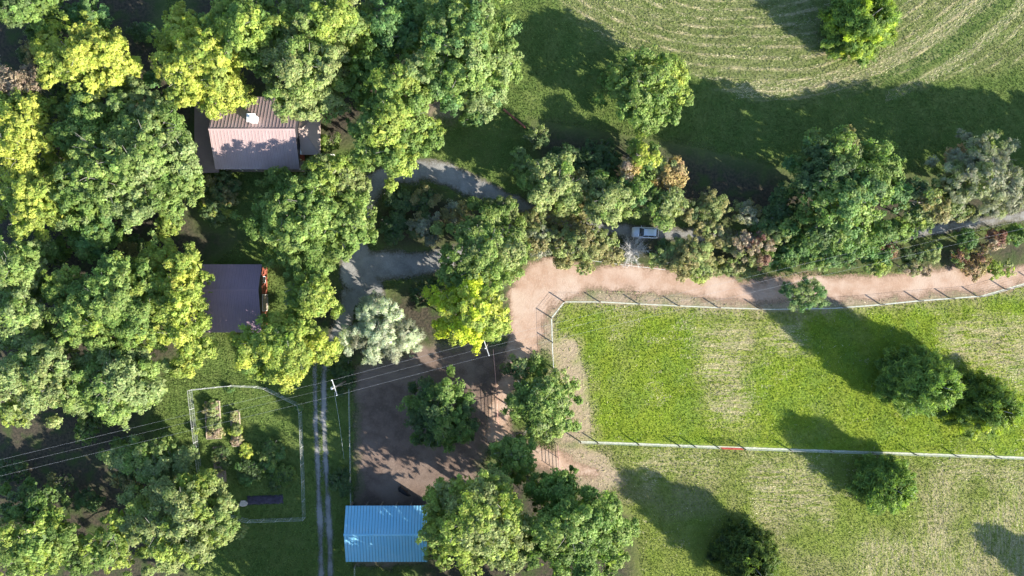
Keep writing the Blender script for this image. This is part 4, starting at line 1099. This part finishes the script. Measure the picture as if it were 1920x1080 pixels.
tar = MB(); rng = random.Random(4); nx_, ny_ = 14, 5
rows = []
for j in range(ny_+1):
    for i in range(nx_+1):
        e = min(i, nx_-i, j, ny_-j)
        tar.v.append((-3.2+6.4*i/nx_+rng.uniform(-.06, .06), -.8+1.6*j/ny_+rng.uniform(-.05, .05), .03 if e == 0 else .2+rng.uniform(-.05, .08)))
for j in range(ny_):
    for i in range(nx_):
        k = j*(nx_+1)+i; tar.f.append((k, k+1, k+nx_+2, k+nx_+1))
to = tar.build('tarp', M['tarp'], None, True, (tx, ty, 0)); to.rotation_euler.z = math.radians(2)
tag(to, 'dark rumpled tarp lying at the bottom of the garden', 'tarp')
sx, sy = P(468, 943)
st = MB().prism([(-.75,-.4),(-.2,-.6),(.55,-.45),(.8,.05),(.3,.5),(-.5,.45)], .0, .26).build('stone_slab', M['stone'], None, bevel=.06, loc=(sx-1.0, sy, 0))
tag(st, 'pale pinkish stone slab at the left end of the tarp', 'stone')
# timber edging beside the small gravel patch
e0, e1 = Vector(P(944, 205)), Vector(P(986, 240))
ed = empty('timber_edging', (e0.x, e0.y, 0), math.atan2(e1.y-e0.y, e1.x-e0.x)); L_ = (e1-e0).length
for i in range(3): MB().box(i*L_/3+.02, (i+1)*L_/3-.02, -.16, .16, 0, .22+.03*i).build('sleeper', M['rust'], ed, bevel=.02)
tag(ed, 'reddish timber edging in the shade beside the small gravel patch', 'edging')

# ------------------------------------------------------------------ parked car (nose to the left of the picture)
def car(px, py, label):
    x, y = P(px, py, .9)
    root = empty('parked_car', (x, y, 0), math.pi+math.radians(-3))
    # cross sections along the length: x, half width, sill z, shoulder z
    def ring(xx, hw, zl, zs, zt, tw):
        return [(xx, -hw*.94, zl), (xx, -hw, (zl+zs)/2), (xx, -hw*.97, zs), (xx, -tw, zt), (xx, tw, zt), (xx, hw*.97, zs), (xx, hw, (zl+zs)/2), (xx, hw*.94, zl)]
    prof = [(2.32,.62,.42,.62,.68,.5),(2.22,.80,.30,.74,.82,.66),(1.95,.90,.26,.84,.93,.76),(1.3,.94,.26,.93,1.02,.80),(.95,.945,.26,.97,1.05,.80),(0,.95,.26,1.0,1.06,.80),
            (-1.2,.95,.26,1.02,1.08,.80),(-1.9,.93,.28,1.03,1.10,.78),(-2.2,.86,.34,.98,1.06,.72),(-2.3,.74,.44,.84,.94,.62)]
    body = MB().loft([ring(*p) for p in prof]).build('body', M['car'], root, True)
    # glasshouse
    gh = [(1.02,.80,1.03,.78),(.35,.74,1.62,.62),(-.2,.72,1.69,.60),(-1.3,.70,1.66,.58),(-1.75,.69,1.60,.57),(-2.12,.72,1.05,.70)]
    def gr(xx, hw, zt, tw): return [(xx, -.80, 1.02), (xx, -tw, zt), (xx, tw, zt), (xx, .80, 1.02)]
    MB().loft([[(1.05,-.78,1.03),(1.04,-.76,1.05),(1.04,.76,1.05),(1.05,.78,1.03)], gr(.38,.74,1.60,.63), gr(-.2,.72,1.68,.62), gr(-1.3,.7,1.66,.6), gr(-1.7,.69,1.60,.59), [(-2.14,-.74,1.07),(-2.13,-.72,1.09),(-2.13,.72,1.09),(-2.14,.74,1.07)]]).build('windows', M['glass'], root)
    roof = MB()
    for (xa, ya, za), (xb, yb, zb) in (((.36,.62,1.62),(-.2,.63,1.70)), ((-.2,.63,1.70),(-1.3,.61,1.68)), ((-1.3,.61,1.68),(-1.78,.59,1.60))):
        roof.loft([[(xa,-ya,za),(xa,-ya*.5,za+.03),(xa,ya*.5,za+.03),(xa,ya,za),(xa,ya,za-.04),(xa,-ya,za-.04)], [(xb,-yb,zb),(xb,-yb*.5,zb+.03),(xb,yb*.5,zb+.03),(xb,yb,zb),(xb,yb,zb-.04),(xb,-yb,zb-.04)]])
    rf = roof.build('roof', M['car'], root)
    for s in (-1, 1):
        MB().tube([(.2, s*.6, 1.70), (.1, s*.6, 1.75), (-1.4, s*.58, 1.74), (-1.5, s*.58, 1.68)], .022, 5).build('roof_rail', M['trim'], rf)
        for (xa, za, xb, zb) in ((1.03,1.04,.37,1.62), (-.45,1.04,-.5,1.66), (-1.45,1.06,-1.45,1.63), (-2.1,1.08,-1.75,1.6)):
            MB().tube([(xa, s*.79, za), (xb, s*.63, zb)], .045, 5).build('pillar', M['car'], root)
        m = MB().loft([[(.82, s*.92, 1.0), (.72, s*.92, 1.0), (.72, s*.92, 1.14), (.82, s*.92, 1.12)], [(.80, s*1.12, 1.02), (.70, s*1.12, 1.02), (.70, s*1.12, 1.15), (.80, s*1.12, 1.13)]]).build('mirror', M['car'], root)
        MB().box(2.08, 2.2, s*.66-.13, s*.66+.13, .70, .82).build('headlight', M['lampclear'], root)
        MB().box(-2.26, -2.16, s*.7-.12, s*.7+.12, .78, 1.02).build('tail_light', M['lampred'], root)
        for xw in (1.42, -1.38):
            wh = empty('wheel', (xw, s*.82, .34)); wh.parent = root
            MB().tube([(0, -.11, 0), (0, -.1, 0), (0, .1, 0), (0, .11, 0)], [.30, .34, .34, .30], 18).build('tyre', M['tyre'], wh, True)
            MB().tube([(0, s*.09, 0), (0, s*.125, 0)], [.22, .20], 14).build('rim', M['rim'], wh)
    MB().box(2.27, 2.335, -.36, .36, .46, .60).build('grille', M['trim'], root)
    tag(root, label, 'car')
car(1210, 436, 'silver white parked car on the shaded gravel drive')

# ------------------------------------------------------------------ cow in the yard
def cow(px, py, ang, label):
    x, y = P(px, py)
    root = empty('cow', (x, y, 0), ang)
    V = [(-.85,0,1.12),(-.3,0,1.08),(.35,0,1.10),(.72,0,1.18),(1.02,0,1.12),(1.28,.06,.98),(1.52,.12,.80),
         (-.85,.24,.95),(-.92,.25,.50),(-.86,.25,.05),(-.85,-.24,.95),(-.78,-.25,.50),(-.74,-.25,.05),
         (.55,.22,.85),(.58,.23,.45),(.56,.23,.05),(.55,-.22,.85),(.66,-.23,.45),(.70,-.23,.05),
         (-1.05,0,1.15),(-1.14,.03,.75),(-1.12,.05,.45),(1.18,.30,1.06),(1.22,-.20,1.06)]
    E = [(0,1),(1,2),(2,3),(3,4),(4,5),(5,6),(0,7),(7,8),(8,9),(0,10),(10,11),(11,12),(2,13),(13,14),(14,15),(2,16),(16,17),(17,18),(0,19),(19,20),(20,21),(4,22),(4,23)]
    R = [.36,.42,.38,.30,.20,.16,.11,.17,.09,.08,.17,.09,.08,.15,.085,.075,.15,.085,.075,.06,.03,.05,.045,.045]
    me = bpy.data.meshes.new('body'); me.from_pydata(V, E, []); me.update()
    o = link('body', me, M['hide'], root)
    o.modifiers.new('skin', 'SKIN')
    if not me.skin_vertices: me.attributes
    for i, r in enumerate(R): me.skin_vertices[0].data[i].radius = (r, r)
    me.skin_vertices[0].data[1].use_root = True
    ss = o.modifiers.new('sub', 'SUBSURF'); ss.levels = 2; ss.render_levels = 2
    tag(root, label, 'cow')
cow(758, 918, math.radians(-38), 'black cow standing in the shaded dirt yard above the blue barn')

# ------------------------------------------------------------------ grass and cut straw on the open ground
def grass(n, seed):
    rng = np.random.default_rng(seed)
    x = rng.uniform(-91, 91, n*3); y = rng.uniform(-52, 52, n*3)
    z = zones(x, y)
    bad = np.maximum.reduce([GRAVEL(x, y), DIRT(x, y), YARD(x, y), RUTS(x, y)]+[d_line(x, y, p, w)+.2 for p, w in STRIP]) > -0.05
    keep = ~bad & (z['litter'] < -0.5) & ~((z['bare'] > -.4) & (rng.random(len(x)) < .8))
    x, y = x[keep][:n], y[keep][:n]; z = {k: v[keep][:n] for k, v in z.items()}; n = len(x)
    base = np.tile(np.array([.140, .200, .050]), (n, 1))
    base[z['pasture'] > 0] = (.250, .325, .036)
    base[z['south'] > 0] = (.225, .275, .055)
    base[(z['hay'] > 0) | (z['hay2'] > 0)] = (.225, .255, .085)
    e2 = np.sqrt(((x-P(1400, -250)[0])/1.28)**2+(y-P(1400, -250)[1])**2)
    base[(e2 > 40.5) & (e2 < 42.8) & (x > P(1560, 0)[0]) & (y > P(0, 260)[1])] = (.105, .180, .045)
    sm = fbm(x, y, 6.0)
    jt = (fbm(x+9, y-5, 5.0)-.5)*8+rng.normal(0, .6, n)
    sh_ = vnoise(x*.22, y*1.5, 1.0)*.6+vnoise(x*.6+40, y*3.1, 1.0)*.4; sv_ = vnoise(x*1.5, y*.22, 1.0)*.6+vnoise(x*3.1, y*.6+40, 1.0)*.4
    straw = (z['rows_h']+jt > 0) & (rng.random(n) < np.clip((sh_-.33)*5, .08, .95))
    straw |= (z['rows_v']+jt > 0) & (rng.random(n) < np.clip((sv_-.36)*5, .08, .9))
    ex, ey = P(1400, -250)
    er = np.sqrt(((x-ex)/1.28)**2+(y-ey)**2); et = np.arctan2(y-ey, (x-ex)/1.28)
    ln = np.sin(er*2*np.pi/1.75+0.7*np.sin(et*11)+1.6*np.sin(er*.31+et*5))
    straw |= ((z['hay'] > 0) | (z['hay2'] > 1)) & (rng.random(n) < np.where(ln > .45, np.clip((vnoise(er*.9, et*26, 1.0)-.2)*1.2, 0, .7), .07))
    straw |= (((er > 37.6) & (er < 40.4) & (x > P(1380, 0)[0])) | ((er > 43.5) & (er < 45.2) & (x > P(1660, 0)[0]))) & (rng.random(n) < .8)
    straw |= (z['south'] > 0) & (rng.random(n) < np.where(fbm(x-20, y+33, 9.0) > .56, np.clip((sh_-.42)*4, .04, .6), .03))
    straw |= (z['pasture'] > 0) & (rng.random(n) < np.where(fbm(x+70, y-13, 7.0) > .64, np.clip((sh_-.45)*4, .02, .6), .02))
    straw |= (z['bare'] > -.5) & (rng.random(n) < .6)
    straw &= ~((z['south'] > 0) & (rng.random(n) < .35))
    base[straw] = (.560, .500, .320)
    m2 = fbm(x+5, y+91, 3.2)
    col = base*rng.lognormal(0, .20, (n, 1))*(0.62+.76*m2[:, None])*(0.8+.4*sm[:, None])
    cx, cy = P(1400, -250)
    tang = np.stack([-(y-cy)*1.64, (x-cx), np.zeros(n)], -1); tang = unit(tang)
    ax = rdir(rng, n); ax[:, 2] = np.abs(ax[:, 2])+.5
    fl = straw & ((z['hay'] > 0) | (z['hay2'] > 1)); ax[fl] = tang[fl]+rng.normal(0, .12, (fl.sum(), 3))
    fl2 = straw & (z['rows_h'] > -1); ax[fl2] = np.array([1, 0, 0])+rng.normal(0, .25, (fl2.sum(), 3))
    fl3 = straw & (z['rows_v'] > -1); ax[fl3] = np.array([0, 1, 0])+rng.normal(0, .25, (fl3.sum(), 3))
    ax = unit(ax); nr = unit(rng.normal(size=(n, 3))+np.where(straw, 1.6, 0.35)[:, None]*np.array([0, 0, 1.0]))
    lx = np.where(straw, .34, .22); ly = np.where(straw, .07, .12)
    pos = np.stack([x, y, np.where(straw, .05, .08)+rng.uniform(0, .06, n)], -1)
    o = link('grass', leaf_mesh('grass', pos, nr, col, lx, ly, rng, ax), M['blade'])
    tag(o, 'short grass and cut straw covering the open fields', kind='stuff')
grass(300000, 77)
